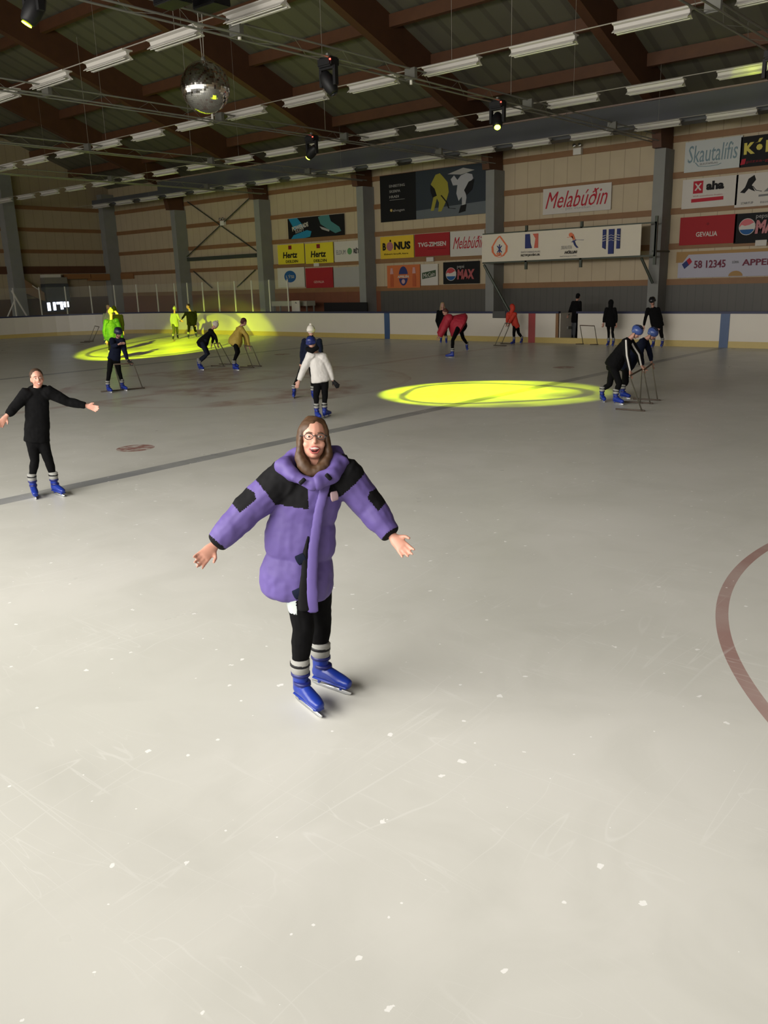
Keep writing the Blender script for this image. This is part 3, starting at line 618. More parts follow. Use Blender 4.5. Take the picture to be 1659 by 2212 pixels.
# wall bracing cables in the bay left of the columns
for pts, lb in ((((405, 436), (555, 543)), 'dark bracing rod rising to the left in the cross-braced bay, upper'), (((543, 424), (402, 556)), 'dark bracing rod rising to the right in the cross-braced bay, upper'),
                (((418, 586), (458, 622)), 'short dark bracing rod, lower left of the cross-braced bay'), (((551, 583), (512, 620)), 'short dark bracing rod, lower right of the cross-braced bay')):
    bm = bmesh.new(); tube(bm, [on(*p, 1, WY-.1-(.075 if 'right' in lb.split(',')[0] and 'upper' in lb else 0)) for p in pts], .03, 8); tag(mesh('bracing_rod', bm, M_darksteel), lb, 'brace')
a = on(402, 561, 1, WY-.12); b = on(555, 557, 1, WY-.12)
bm = bmesh.new(); box(bm, a.x, WY-.2, a.z-.1, b.x, WY-.06, a.z+.1); tag(mesh('steel_tie_beam', bm, M_darksteel), 'dark green horizontal steel beam across the cross-braced bay', 'beam')
# things behind the boards
root = empty('bench_table', on(634, 672, 1, 16.3)); root.location.z = 0; tag(root, 'white-edged table standing behind the boards under the banners', 'table')
a = on(596, 655, 1, 16.3); b = on(672, 655, 1, 16.3); wx = (b.x-a.x)/2
bm = bmesh.new(); box(bm, -wx, -.3, a.z-.14, wx, .3, a.z+.1); mesh('table_top', bm, mat('pale_table', (.32, .31, .25), .5), root)
for sx in (-1, 1):
    for sy in (-1, 1): bm = bmesh.new(); box(bm, sx*(wx-.06)-.03, sy*.25-.03, 0, sx*(wx-.06)+.03, sy*.25+.03, a.z-.14); mesh('leg', bm, M_steel, root)
a = on(631, 649.6, 1, 15.6); b = on(649, 673, 1, 15.6)
bm = bmesh.new(); box(bm, a.x, 15.55, H, b.x, 15.6, a.z); s_ = mesh('notice_sheet', bm, K_white); tag(s_, 'white notice sheet leaning on the boards in front of the table', 'sign')
bm = bmesh.new(); prism(bm, [(a.x+.25, a.z-.12), (a.x+.32, a.z-.05), (a.x+.4, a.z-.14)], 15.53, 15.549, 'y'); mesh('print', bm, K_grey, s_)
a = on(1065, 671, 1, 14.96); b = on(1092, 687, 1, 14.96)
bm = bmesh.new(); box(bm, a.x, 14.93, b.z, b.x, 15.13, H+.09); o = mesh('draped_mat', bm, mat('mat_grey', (.07, .07, .07), .8)); tag(o, 'dark grey mat hung over the top of the boards beside the child in red', 'mat')
# dark bench by the first column
a = on(700, 672, 1, 16.6)
root = empty('bench', (a.x+.7, 16.75, 0)); tag(root, 'dark wooden bench behind the boards left of the column', 'bench')
bm = bmesh.new(); box(bm, -1.0, -.2, .82, 1.9, .2, .9); mesh('seat', bm, M_wooddark, root)
bm = bmesh.new(); box(bm, -1.0, .17, .9, 1.9, .22, 1.55); mesh('backrest', bm, M_black, root)
for sx in (-.9, 1.8): bm = bmesh.new(); box(bm, sx-.04, -.18, 0, sx+.04, .2, .82); mesh('leg', bm, M_black, root)
# end-glass reflections (stair, panels, boards, glowing window) built as objects on the wall
EXW = EX+.6
def endbox(name, x0, y0, x1, y1, m, X=EXW, th=.1):
    a = on(x0, y0, 0, X); b = on(x1, y1, 0, X); bm = bmesh.new(); box(bm, EX+.052, min(a.y, b.y), min(a.z, b.z), X, min(16.95, max(a.y, b.y)), max(a.z, b.z)); return mesh(name, bm, m)
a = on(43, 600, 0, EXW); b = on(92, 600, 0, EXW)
st = empty('stair_reflection', (EXW, a.y, 0)); tag(st, 'wooden stair flank reflected in the end glass, built as an object, left edge', 'stair_reflection')
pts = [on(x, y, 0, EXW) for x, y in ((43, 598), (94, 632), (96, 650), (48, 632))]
bm = bmesh.new(); prism(bm, [(p.y-a.y, p.z) for p in pts][::-1], -.1, .1); mesh('reflected_flank', bm, mat('reflection_stair', (.22, .13, .07), .5), st)
bm = bmesh.new(); tube(bm, [on(70, 617, 0, EXW+.15)-V((EXW, a.y, 0)), on(84, 626, 0, EXW+.15)-V((EXW, a.y, 0))], .03); mesh('reflected_handrail', bm, M_white, st)
o = endbox('reflected_panel', 96, 593, 132, 599, mat('reflection_white', (.6, .58, .5), .4)); tag(o, 'bright white strip of the end-glass reflection, built as a panel', 'panel')
o = endbox('reflected_panel', 96, 599.5, 146, 612, mat('reflection_grey', (.22, .21, .17), .5)); tag(o, 'grey-white part of the end-glass reflection, built as a panel', 'panel')
o = endbox('reflected_slate_panel', 97, 613.5, 152, 651, mat('reflection_slate', (.07, .08, .085), .4)); tag(o, 'slate grey part of the end-glass reflection, built as a panel', 'panel')
for k, (x0, x1, lb) in enumerate(((146, 196, 'orange-brown reflection in the end glass built as a board, left of three'), (197, 243, 'orange-brown reflection in the end glass built as a board, middle of three'), (244, 288, 'orange-brown reflection in the end glass built as a board, right of three'))):
    if k < 2: o = endbox('reflected_board', x0, 592, x1, 602+3*(k == 1), mat('reflection_timber', (.26, .12, .04), .5))
    else: a = on(x0+14, 592, 1, WY-.12); b = on(x1, 602, 1, WY-.12); bm = bmesh.new(); box(bm, max(a.x, -32.4), WY-.12, b.z, b.x, WY-.055, a.z); o = mesh('reflected_board', bm, mat('reflection_timber', (.26, .12, .04), .5))
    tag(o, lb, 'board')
wn = endbox('window_reflection', 100, 652, 151, 672, mat('reflection_frame_dark', (.03, .035, .05), .4), EXW+.02, .05); struct(wn, 'bright window reflected in the end glass, built as a glowing object')
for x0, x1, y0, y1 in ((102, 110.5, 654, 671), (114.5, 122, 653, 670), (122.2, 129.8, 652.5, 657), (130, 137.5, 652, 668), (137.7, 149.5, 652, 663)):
    a = on(x0, y0, 0, EXW+.05); b = on(x1, y1, 0, EXW+.05); bm = bmesh.new(); box(bm, EXW+.02, min(a.y, b.y), b.z, EXW+.05, max(a.y, b.y), a.z); mesh('pane', bm, mat('reflection_glow', (.8, .85, 1), .3, emit=(.8, .86, 1), es=1.6), wn)  # these glow in place of the bright light mirrored by the glass
a = on(25, 628, 0, -31.2); b = on(51, 672, 0, -31.2); c = on(32, 648, 0, -31.2); d = on(22, 672, 0, -31.2)
root = empty('leaning_pole', (-31.2, b.y, 0)); tag(root, 'white A-shaped pole leaning behind the boards at the left edge', 'pole'); L0 = root.location
bm = bmesh.new(); tube(bm, [a-L0, a-L0+(b-a)*(a.z/(a.z-b.z))+V((0, 0, .05))], .05); mesh('pole', bm, M_white, root); bm = bmesh.new(); tube(bm, [c-L0, c-L0+(d-c)*(c.z/(c.z-d.z))+V((0, 0, .05))], .04); mesh('strut', bm, M_white, root)

# ================================================================== SKATING FRAMES
def skating_aid(label, base, top, hz=.85, run=.55, rdir=None, m=None, group=None):
    """base: two ground pixels of the uprights; top: two pixels of the grip at height hz"""
    B = [g(*p) for p in base]; T = [on(*p, 2, hz) for p in top]; m = m or M_frame
    root = empty('skating_frame', (B[0]+B[1])/2); tag(root, label, 'skating aid'); L = root.location
    B = [b-L+V((0, 0, .02)) for b in B]; T = [t-L for t in T]
    bm = bmesh.new(); tube(bm, [B[0], B[0]+(T[0]-B[0])*.95, T[0]], .014); mesh('upright', bm, m, root, True)
    bm = bmesh.new(); tube(bm, [B[1], B[1]+(T[1]-B[1])*.95, T[1]], .014); mesh('upright', bm, m, root, True)
    bm = bmesh.new(); tube(bm, [T[0], T[1]], .016); mesh('grip', bm, mat('grip_brown', (.08, .05, .03), .6), root, True)
    fw = V(rdir).normalized() if rdir else V((1, 0, 0))
    for b in B:
        bm = bmesh.new(); tube(bm, [b-fw*run*.9, b+fw*run*.1], .016); mesh('runner', bm, mat('runner_brown', (.07, .05, .035), .5), root, True)
    return root
M_frame = mat('frame_tube', (.26, .24, .19), .35, .5)
# ================================================================== PEOPLE
M_skin = mat('skin', (.60, .30, .22), .5, var=.08); M_skin2 = mat('skin_dim', (.45, .24, .18), .5, var=.08); M_eye = mat('eye_white', (.7, .68, .65), .3); M_pupil = mat('pupil', (.02, .015, .012), .2)
M_lip = mat('lip', (.42, .10, .09), .4); M_mouth = mat('mouth_inside', (.06, .012, .012), .5); M_teeth = mat('teeth', (.75, .72, .65), .3); M_brow = mat('brow', (.12, .06, .03), .7)
M_bc = mat('black_cloth', (.0055, .0055, .006), .95, spec=.12, var=.3, scale=20); M_navy = mat('navy_cloth', (.008, .011, .026), .95, spec=.15, var=.3, scale=20); M_bt = mat('black_trousers', (.0045, .0045, .005), .95, spec=.12, var=.3, scale=20)
M_boot = mat('blue_plastic_boot', (.010, .032, .27), .35, var=.15, scale=14); M_bootd = mat('dark_blue_strap', (.01, .015, .13), .4); M_liner = mat('grey_liner', (.30, .30, .28), .7); M_blade = mat('skate_blade', (.62, .64, .66), .25, .7)
M_jean = mat('dark_jeans', (.012, .015, .028), .9, spec=.15, var=.3, scale=20)
def vp(F, q):
    h = V((F.x-CAM.x, F.y-CAM.y, 0)).normalized(); d = ray(q[0], q[1]); dd = q[2] if len(q) > 2 else 0
    return CAM+d*(((F-CAM).dot(h)+dd)/d.dot(h))
def hand(bm, wrist, dr, side0, s=1., curl=.5, spread=.25, fr=.0088):
    """palm, four bent fingers of different length and a thumb leaving the side of the palm"""
    d = dr.normalized(); u = d.cross(side0)
    u = u.normalized() if u.length > .1 else V((0, 0, 1)); n = d.cross(u)
    if n.dot(side0) > 0 : u = -u; n = -n
    loft(bm, [(wrist-d*.01, .027*s, .02*s), (wrist+d*.03*s, .038*s, .019*s), (wrist+d*.085*s, .041*s, .015*s)], side=u, n=12, cap=.5)
    for i, (L, o) in enumerate(((.072, -.031), (.082, -.0105), (.077, .0105), (.06, .031))):
        b = wrist+d*(.085 - abs(i-1.3)*.005)*s+u*o*s; a = spread*(i-1.5)*.35; fd = (d+u*a).normalized()
        p1 = b+fd*L*.48*s-n*curl*L*.18*s; p2 = p1+(fd-n*curl*1.0).normalized()*L*.32*s; p3 = p2+(fd-n*curl*1.9).normalized()*L*.24*s
        loft(bm, [(b-fd*.02, fr*1.05*s), (p1, fr*s), (p2, fr*.93*s), (p3, fr*.82*s)], n=8, cap=.7)
    b = wrist+d*.022*s-u*.026*s; p1 = b-u*.028*s+d*.026*s-n*.012*s; p2 = p1-u*.008*s+d*.03*s-n*.012*s
    loft(bm, [(b, .013*s), (p1, .0105*s), (p2, .009*s)], n=8, cap=.7)
def skate(root, heel, toe, s=1., z=0., up=None, low=False, lb=None, cuff=True, mb=None):
    d = toe-heel; d.z = 0; d.normalize(); L = .30*s; c = heel+d*L*.42; c.z = z; u = up or V((0, 0, 1)); sd = d.cross(V((0, 0, 1)))
    bm = bmesh.new(); B = c
    loft(bm, [(B-d*.10*s+u*.10*s, .040*s, .045*s), (B+d*.0*s+u*.105*s, .043*s, .047*s), (B+d*.09*s+u*.088*s, .046*s, .036*s), (B+d*.15*s+u*.08*s, .036*s, .026*s)], side=sd, n=12)
    loft(bm, [(B-d*.075*s+u*.10*s, .045*s, .05*s), (B-d*.07*s+u*.18*s, .045*s, .058*s), (B-d*.065*s+u*.25*s, .05*s, .06*s)], side=sd, n=12)
    bt = fuse('ice_skate', bm, mb or M_boot, .011 if not low else .013, 2, root)
    bm = bmesh.new(); loft(bm, [(B-d*.12*s+u*.058*s, .033*s, .012), (B+d*.15*s+u*.055*s, .033*s, .012)], side=sd, n=10, cap=.5)
    tube(bm, [B-d*.09*s+u*.05*s, B-d*.09*s+u*.022], .011); tube(bm, [B+d*.09*s+u*.05*s, B+d*.09*s+u*.022], .011)
    mesh('blade_holder', bm, mb or M_boot, bt, True); bm = bmesh.new()
    vs = [(-.15, .022), (-.145, .008), (-.11, .0), (.13, .0), (.17, .012), (.175, .026)]
    A = [bm.verts.new(B+d*a*s+u*b+sd*.004) for a, b in vs]; A2 = [bm.verts.new(B+d*a*s+u*b-sd*.004) for a, b in vs]; n = len(vs)
    bm.faces.new(A); bm.faces.new(A2[::-1])
    for i in range(n): bm.faces.new((A[i], A2[i], A2[(i+1) % n], A[(i+1) % n]))
    bmesh.ops.recalc_face_normals(bm, faces=bm.faces); mesh('blade', bm, M_blade, bt, True)
    if cuff:
        bm = bmesh.new(); loft(bm, [(B-d*.068*s+u*.215*s, .053*s, .063*s), (B-d*.06*s+u*.30*s, .056*s, .066*s)], side=sd, n=16, cap=.25); mesh('cuff', bm, M_liner, bt, True)
        for k, zz in enumerate((.15, .205, .268)):
            p = B-d*(.05 if k == 0 else .066)*s+u*zz*s; bm = bmesh.new()
            loft(bm, [(p-u*.009, (.049, .056, .058)[k]*s, (.064, .067, .069)[k]*s), (p+u*.009, (.049, .056, .058)[k]*s, (.062, .066, .069)[k]*s)], side=sd, n=16, cap=.1); mesh('strap', bm, M_bootd if k < 2 else M_black, bt, True)
    return B-d*.066*s+u*.25*s
def head_axes(F, yaw, pitch, roll):
    t = V((CAM.x-F.x, CAM.y-F.y, 0)).normalized(); h = -t; ri = V((h.y, -h.x, 0)); y, p, r = map(math.radians, (yaw, pitch, roll))
    f = t*math.cos(y)+ri*math.sin(y); z = V((0, 0, 1)); f2 = f*math.cos(p)-z*math.sin(p); u = z*math.cos(p)+f*math.sin(p); R = u.cross(f2)*-1
    R = f2.cross(u); u2 = u*math.cos(r)+R*math.sin(r); R2 = R*math.cos(r)-u*math.sin(r)
    return R2, f2, u2
def person(label, base, j, face=(0, 0, 0), s=1., skin=None, top=None, legs=None, feet=None, hair=None, helmet=None, hat=None, hood=None, hoodm=None, gloves=None, vox=.011, tw=1., aw=(.062, .05, .036), lw=(.088, .062, .045),
           hem=.1, td=.62, topfn=None, topm=None, legfn=None, legm=None, hands=True, facey=True, skates=True, shape=None, curl=.5, skm=None, neckr=.06, bootm=None, lowskate=True, smile=0):
    F = g(*base) if len(base) == 2 else V(base)
    root = empty('person', F); tag(root, label, 'person'); skin = skin or M_skin2
    ank = {}
    for k in ('l', 'r'):
        if feet and k in feet and skates:
            ft = feet[k]; zz = ft[2] if len(ft) > 2 else 0
            a, b = on(*ft[0], 2, zz), on(*ft[1], 2, zz)
            if (a-b).length < .05: b = a+(CAM-a).normalized()*.1
            ank[k] = skate(root, a, b, s, zz, low=lowskate, mb=bootm)
    if len(ank) == 2: F = (ank['l']+ank['r'])/2; F.z = 0; root.location = F
    hv = V((F.x-CAM.x, F.y-CAM.y, 0)).normalized()
    def dk(k):  # knees and hips follow the depth of their own foot
        a = ank.get(k[1]) if len(k) == 2 else None
        return (a-F).dot(hv)*(.62 if k[0] == 'k' else .18) if a is not None and k[0] in 'kh' and k != 'hd' else 0
    J = {k: vp(F, (v[0], v[1], (v[2] if len(v) > 2 else 0)+dk(k))) for k, v in j.items()}
    R, f, u = head_axes(F, *face); HC = J['hd']; M = Matrix((R, f, u)).transposed(); hs = s
    def hp(x, y, z): return HC+(R*x+f*y+u*z)*hs
    kids = []
    for k in ('l', 'r'):
        if k not in ank: ank[k] = J['a'+k] if 'a'+k in J else J['k'+k]-V((0, 0, .4))
    sh = (J['sl']+J['sr'])/2; pv = (J['hl']+J['hr'])/2; sd = (J['sr']-J['sl']); sw = sd.length/2; sd = sd.normalized() if sd.length > .12*s else R.copy()
    if sw < .12*s: sw = .14*s
    ax = (sh-pv).normalized(); hw = max((J['hr']-J['hl']).length/2+.075*s, .125*s); nk = sh+ax*.03+(HC-sh)*.12
    hsd = sd
    # body: one continuous skin
    bm = bmesh.new()
    ball(bm, hp(0, -.012, .03), (.076*hs, .092*hs, .088*hs), M); ball(bm, hp(0, .016, -.035), (.062*hs, .068*hs, .078*hs), M); ball(bm, hp(0, .045, -.085), (.028*hs, .028*hs, .024*hs), M)
    if facey: loft(bm, [(hp(0, .082, .02), .008*hs), (hp(0, .098, -.02), .013*hs, .012*hs)], n=8, cap=.6)
    for sx in (-1, 1): ball(bm, hp(sx*.073, -.008, -.012), (.011*hs, .02*hs, .031*hs), M, 8, 6)
    for sx in (-1, 1): ball(bm, hp(sx*.039, .054, -.03), (.025*hs, .024*hs, .024*hs), M, 8, 6)
    loft(bm, [(sh-ax*.02, .055*s), (nk, .05*s), (hp(0, -.015, -.06), .048*hs)], n=12)
    loft(bm, [(pv-ax*.02, hw*.8, hw*.5), (pv+ax*.15, hw*.75, hw*.45), (sh-ax*.12, sw*.75, sw*.42), (sh-ax*.02, sw*.7, sw*.33)], side=sd, n=14)
    for k, sg in (('l', -1), ('r', 1)):
        S_, E_, W_ = J['s'+k], J['e'+k], J['w'+k]; loft(bm, [(S_.lerp(sh, .25)-ax*.03, .036*s), (E_, .032*s), (W_, .026*s)], n=10)
        loft(bm, [(J['h'+k], .07*s), (J['k'+k], .048*s), (ank[k], .03*s)], n=10)
        dr = (J['f'+k]-W_) if 'f'+k in J else (W_-E_)
        if hands: hand(bm, W_+dr.normalized()*.015, dr, f if abs(dr.normalized().dot(f)) < .8 else u, s*1.0, curl=curl*(1), fr=.0088 if vox < .008 else .0105)
    fuse('body', bm, skin, vox*.85, 2, root)
    # trousers
    lm = legs or M_bt
    bm = bmesh.new()
    loft(bm, [(pv-ax*.06*s, hw*.92, hw*.62), (pv+ax*.02*s, hw, hw*.68), (pv+ax*.13*s, hw*.95, hw*.6)], side=sd, n=16)
    for k in ('l', 'r'):
        a = ank[k]-(ank[k]-J['k'+k]).normalized()*(-.0) ; hh, kk = J['h'+k], J['k'+k]
        loft(bm, [(hh, lw[0]*s), (hh.lerp(kk, .5), (lw[0]*.55+lw[1]*.45)*s), (kk, lw[1]*s), (kk.lerp(a, .35), lw[1]*.98*s), (a+(kk-a).normalized()*.03, lw[2]*s)], n=14, cap=.3)
    fuse('trousers', bm, legm or lm, vox, 3, root, legfn(F, J) if legfn else None, wr=.006)
    # jacket
    bm = bmesh.new()
    tor = shape(sh, pv, ax, sd, sw, hw, s) if shape else [(pv-ax*hem*s, hw*1.06*tw, hw*td*1.15*tw), (pv+ax*.05*s, hw*1.03*tw, hw*td*1.2*tw), (pv.lerp(sh, .5), (hw+sw)*.5*tw, (hw+sw)*.5*td*1.1*tw), (pv.lerp(sh, .8), sw*.98*tw, sw*td*tw*1.05), (sh-ax*.01, sw*.85, sw*td*.85), (sh+ax*.05, neckr*1.25*s, neckr*1.1*s)]
    loft(bm, tor, side=sd, n=20, cap=.25)
    for k in ('l', 'r'):
        S_, E_, W_ = J['s'+k], J['e'+k], J['w'+k]
        ins = S_.lerp(sh, .25)-ax*.03
        ball(bm, S_-ax*.015, (aw[0]*1.17*s,)*3)
        loft(bm, [(ins, aw[0]*1.2*s), (S_, aw[0]*1.15*s), (S_.lerp(E_, .5), aw[0]*s), (E_, aw[1]*1.05*s), (E_.lerp(W_, .5), aw[1]*.95*s), (W_-(W_-E_).normalized()*.015, aw[2]*s)], n=14, cap=.35)
    if hood and not hoodm:
        b = hp(0, -.06, -.13)
        if hood == 'down': loft(bm, [(b-R*.09*s, .04*s), (b-f*.05*s+u*.01, .055*s), (b+R*.09*s, .04*s)], n=12)
    if hood == 'down' and hoodm:
        b2 = bmesh.new(); b = hp(.02, -.10, -.15); loft(b2, [(b-R*.1*s+u*.03, .045*s), (b-f*.02-u*.02, .062*s), (b+R*.1*s+u*.02, .05*s)], n=12); fuse('hood', b2, hoodm, vox, 2, root, wr=.012)
    fuse('jacket', bm, topm or top or M_bc, vox, 5, root, topfn(F, J) if topfn else None, wr=.009)
    # head wear, hair, face
    if hood == 'up':
        bm = bmesh.new(); ball(bm, hp(0, -.03, .015), (.098*hs, .11*hs, .125*hs), M); loft(bm, [(hp(0, -.03, -.06), .09*hs), (nk, .085*s)], n=14)
        fuse('hood', bm, top or M_bc, vox, 2, root)
    if hair:
        bm = bmesh.new(); ball(bm, hp(0, -.03, .04), (.084*hs, .096*hs, .092*hs), M)
        ball(bm, hp(0, -.045, -.02), (.08*hs, .07*hs, .07*hs), M)
        if hair[1] > 0:
            for sx in (-1, 1): loft(bm, [(hp(sx*.07, -.01, .03), .02*hs), (hp(sx*.082, .0, -.06), .026*hs), (hp(sx*.085, .02, -.08-hair[1]*.6), .028*hs), (hp(sx*.07, .045, -.1-hair[1]), .02*hs)], n=10)
        fuse('hair', bm, hair[0], vox*.8, 2, root)
    if helmet:
        bm = bmesh.new(); ball(bm, hp(0, -.018, .045), (.105*hs, .125*hs, .098*hs), M, 20, 12)
        loft(bm, [(hp(-.07, -.05, .0), .04*hs), (hp(0, -.085, -.01), .045*hs), (hp(.07, -.05, .0), .04*hs)], n=12)
        ho = fuse('helmet', bm, helmet, vox*.8, 2, root)
        for sx in (-1, 0, 1):
            bm = bmesh.new(); loft(bm, [(hp(sx*.04, .05, .128), .011*hs, .006*hs), (hp(sx*.045, -.03, .142), .011*hs, .006*hs), (hp(sx*.04, -.1, .108), .011*hs, .006*hs)], side=R, n=8); mesh('vent', bm, M_black, ho)
        for sx in (-1, 1): bm = bmesh.new(); tube(bm, [hp(sx*.08, .01, .0), hp(sx*.06, .03, -.09), hp(0, .05, -.115)], .006); mesh('chin_strap', bm, M_black, ho)
    if hat:
        bm = bmesh.new(); ball(bm, hp(0, -.02, .05), (.094*hs, .112*hs, .1*hs), M); loft(bm, [(hp(0, -.025, .0), .098*hs, .115*hs), (hp(0, -.02, .05), .1*hs, .118*hs)], side=R, n=18, cap=.2)
        ho = fuse('knitted_hat', bm, hat, vox*.8, 2, root)
        bm = bmesh.new(); ball(bm, hp(0, -.02, .155), (.035*hs,)*3, M, 12, 8); mesh('bobble', bm, hat, ho, True)
    if facey:
        for sx in (-1, 1):
            bm = bmesh.new(); ball(bm, hp(sx*.031, .071, .012), (.014*hs, .01*hs, .0055*hs), M, 12, 8); e = mesh('eye', bm, M_eye, root, True)
            bm = bmesh.new(); ball(bm, hp(sx*.031, .0785, .012), (.0055*hs, .005*hs, .0052*hs), M, 10, 6); mesh('pupil', bm, M_pupil, e, True)
            bm = bmesh.new(); loft(bm, [(hp(sx*.017, .082, .033), .003*hs, .003*hs), (hp(sx*.033, .081, .037), .0035*hs, .003*hs), (hp(sx*.048, .07, .032), .0025*hs, .003*hs)], side=u, n=8); mesh('eyebrow', bm, M_brow, root, True)
        if smile: bm = bmesh.new(); ball(bm, hp(0, .074, -.06), (.024*hs, .012*hs, .009*hs), M, 12, 8); mesh('teeth', bm, M_teeth, root, True)
        bm = bmesh.new(); loft(bm, [(hp(-.022, .079, -.055), .004*hs, .004*hs), (hp(0, .084 if smile else .087, -.062-.012*smile), .006*hs, .005*hs), (hp(.022, .079, -.055), .004*hs, .004*hs)], side=u, n=8); mesh('mouth', bm, M_lip, root, True)
    if gloves:
        for k in gloves[1]:
            W_ = J['w'+k]; dr = (J['f'+k]-W_) if 'f'+k in J else (W_-J['e'+k]); bm = bmesh.new(); hand(bm, W_+dr.normalized()*.01, dr, f if abs(dr.normalized().dot(f)) < .8 else u, s*1.12, curl=curl, fr=.012)
            fuse('glove', bm, gloves[0], .008, 1, root)
    # parts keep their world place under the moved root
    for o in list(root.children): o.location = o.location-F
    return root, F, J, hp, (R, f, u)

# ---------- the skater in the purple jacket
M_purple = mat('purple_down', (.115, .082, .27), .6, spec=.3, var=.12, scale=6); M_yoke = mat('black_yoke', (.007, .007, .008), .8, spec=.15, var=.3, scale=15); M_hairb = mat('brown_hair', (.07, .034, .014), .6, var=.4, scale=30)
M_stripe = mat('pale_trouser_stripe', (.42, .47, .46), .7)
def purple_shape(sh, pv, ax, sd, sw, hw, s):
    out = []
    L = (sh-pv).length; zs = [-.165, .075, .30]  # two quilt seams, metres above the hips
    def wd(t): return .222-.02*max(0, min(1, (t+.1)/.5))
    def sft(t): return -sd*.05*max(0, min(1, (L-t)/.25))
    for a, b in zip(zs, zs[1:]):
        for q in (.015, .07, .2, .4, .6, .8, .93, .985):
            t = a+(b-a)*q; puff = .03*math.sin(math.pi*q)**.4; out.append((pv+ax*t+sft(t), wd(t)-.028+puff, wd(t)*(.6+.36*max(0, .2-t))-.024+puff))
    out += [(pv+ax*(L-.12)+sft(L-.12), .2, .125), (pv+ax*(L-.03), .18, .115), (pv+ax*(L+.045), .11, .09)]
    return out
def purple_fn(F, J):
    sh = (J['sl']+J['sr'])/2; pv = (J['hl']+J['hr'])/2; ax = (sh-pv).normalized(); sd = (J['sr']-J['sl']).normalized(); L = (sh-pv).length; fr = sd.cross(ax)
    if fr.dot(CAM-sh) < 0: fr = -fr
    def fn(c):
        d = c-pv; z = d.dot(ax); x = d.dot(sd); y = d.dot(fr)
        for k, sg in (('l', -1), ('r', 1)):
            S_, E_, W_ = J['s'+k], J['e'+k], J['w'+k]
            w = (W_-E_); q = (c-E_).dot(w)/w.dot(w)
            if q > .93 and (c-W_).length < .12: return 1
            w = (E_-S_); q = (c-S_).dot(w)/w.dot(w); perp = c-S_-w*q; up = perp.dot(ax+sd*sg*.5)
            if abs(x) > .2 and .62 < q < 1.12 and up > .035 and q > .62+abs(up-.07)*2: return 1
            if x*sg > .12 and q > (.44 if sg < 0 else .22)+.25*(.05-up): return 0
        if z > L-.155:
            if y > 0 and .03 < x < .1: return 0
            if y > 0 and x >= .1 and z < L-.06-(x-.1)*.35: return 0
            return 1
        return 0
    return fn
def stripe_fn(F, J):
    k_ = J['kl']; h_ = J['hl']
    sd = (J['sr']-J['sl']).normalized()
    def fn(c):
        d = c-k_.lerp(h_, .5); line = k_.lerp(h_, max(0, min(1, (c.z-k_.z)/(h_.z-k_.z))))
        return 1 if (c-line).dot(sd) < -.012-.08*max(0, k_.z+.24-c.z) and c.z > k_.z+.1 and c.z < h_.z+.05 else 0
    return fn
r_, F, J, hp, (R_, f_, u_) = person('smiling person in a purple and black down jacket skating towards the camera with arms out', (672, 1512),
    dict(hd=(677, 949, -.02), sl=(610, 1036), sr=(747, 1030), el=(533, 1103, -.05), er=(800, 1096, -.02), wl=(466, 1176, -.12), wr=(846, 1156, -.12), fl=(430, 1212, -.2), fr=(878, 1192, -.2),
         hl=(636, 1225), hr=(686, 1225), kl=(655, 1355, -.06), kr=(692, 1345, .05)), face=(4, -12, -4), s=1.0, skin=M_skin,
    feet=dict(l=((643, 1512), (698, 1556)), r=((681, 1477), (750, 1501))), vox=.0075, topm=[M_purple, M_yoke], topfn=purple_fn, shape=purple_shape, aw=(.102, .088, .062), lw=(.092, .066, .05),
    legm=[M_bt, M_stripe], legfn=stripe_fn, curl=.35, lowskate=False)
def add(name, bm, m, par=r_, smooth=True):
    o = mesh(name, bm, m, par, smooth); o.location = -F; return o
# hair falling round the chin into the collar
bm = bmesh.new(); ball(bm, hp(0, -.029, .05), (.084, .094, .087), Matrix((R_, f_, u_)).transposed())
for sx in (-1, 1):
    loft(bm, [(hp(sx*.045, -.01, .09), .022, .04), (hp(sx*.07, -.01, .05), .018, .045), (hp(sx*.08, -.0, -.02), .018, .042), (hp(sx*.084, .02, -.09), .026, .04), (hp(sx*.062, .045, -.15), .036), (hp(sx*.02, .055, -.185), .036)], side=R_, n=14)
for sx in (-1, 1): loft(bm, [(hp(sx*.062, -.03, .0), .032), (hp(sx*.062, -.02, -.08), .036), (hp(sx*.05, .0, -.16), .04)], n=12)
loft(bm, [(hp(-.05, .045, -.17), .034), (hp(0, .055, -.185), .036), (hp(.05, .045, -.17), .034)], n=12)
o = fuse('hair', bm, M_hairb, .007, 3, r_, wr=.008, ws=18); o.location = -F
# glasses
bm = bmesh.new()
for sx in (-1, 1):
    c = [hp(sx*.034+.024*math.cos(a), .096-abs(math.cos(a)*sx+0)*.0, .012+.017*math.sin(a)) for a in [2*math.pi*k/16 for k in range(17)]]
    tube(bm, c, .0022, 6); tube(bm, [hp(sx*.057, .094, .016), hp(sx*.078, .06, .018), hp(sx*.08, -.01, .012)], .0024, 6)
tube(bm, [hp(-.012, .1, .014), hp(0, .103, .018), hp(.012, .1, .014)], .0024, 6); gl = add('glasses', bm, mat('glasses_frame', (.03, .03, .03), .3))
# open smile
bm = bmesh.new(); ball(bm, hp(0, .073, -.062), (.027, .016, .016), Matrix((R_, f_, u_)).transposed(), 16, 10); mo = add('open_mouth', bm, M_mouth)
bm = bmesh.new(); loft(bm, [(hp(-.02, .083, -.052), .005, .004), (hp(0, .089, -.053), .006, .005), (hp(.02, .083, -.052), .005, .004)], side=u_, n=8); mesh('teeth', bm, M_teeth, mo, True)
for zz, a in ((-.046, 1), (-.079, -1)):
    bm = bmesh.new(); loft(bm, [(hp(-.03, .073, -.058), .004), (hp(-.014, .087, zz), .0055), (hp(.014, .087, zz), .0055), (hp(.03, .073, -.058), .004)], n=8); mesh('lip', bm, M_lip, mo, True)
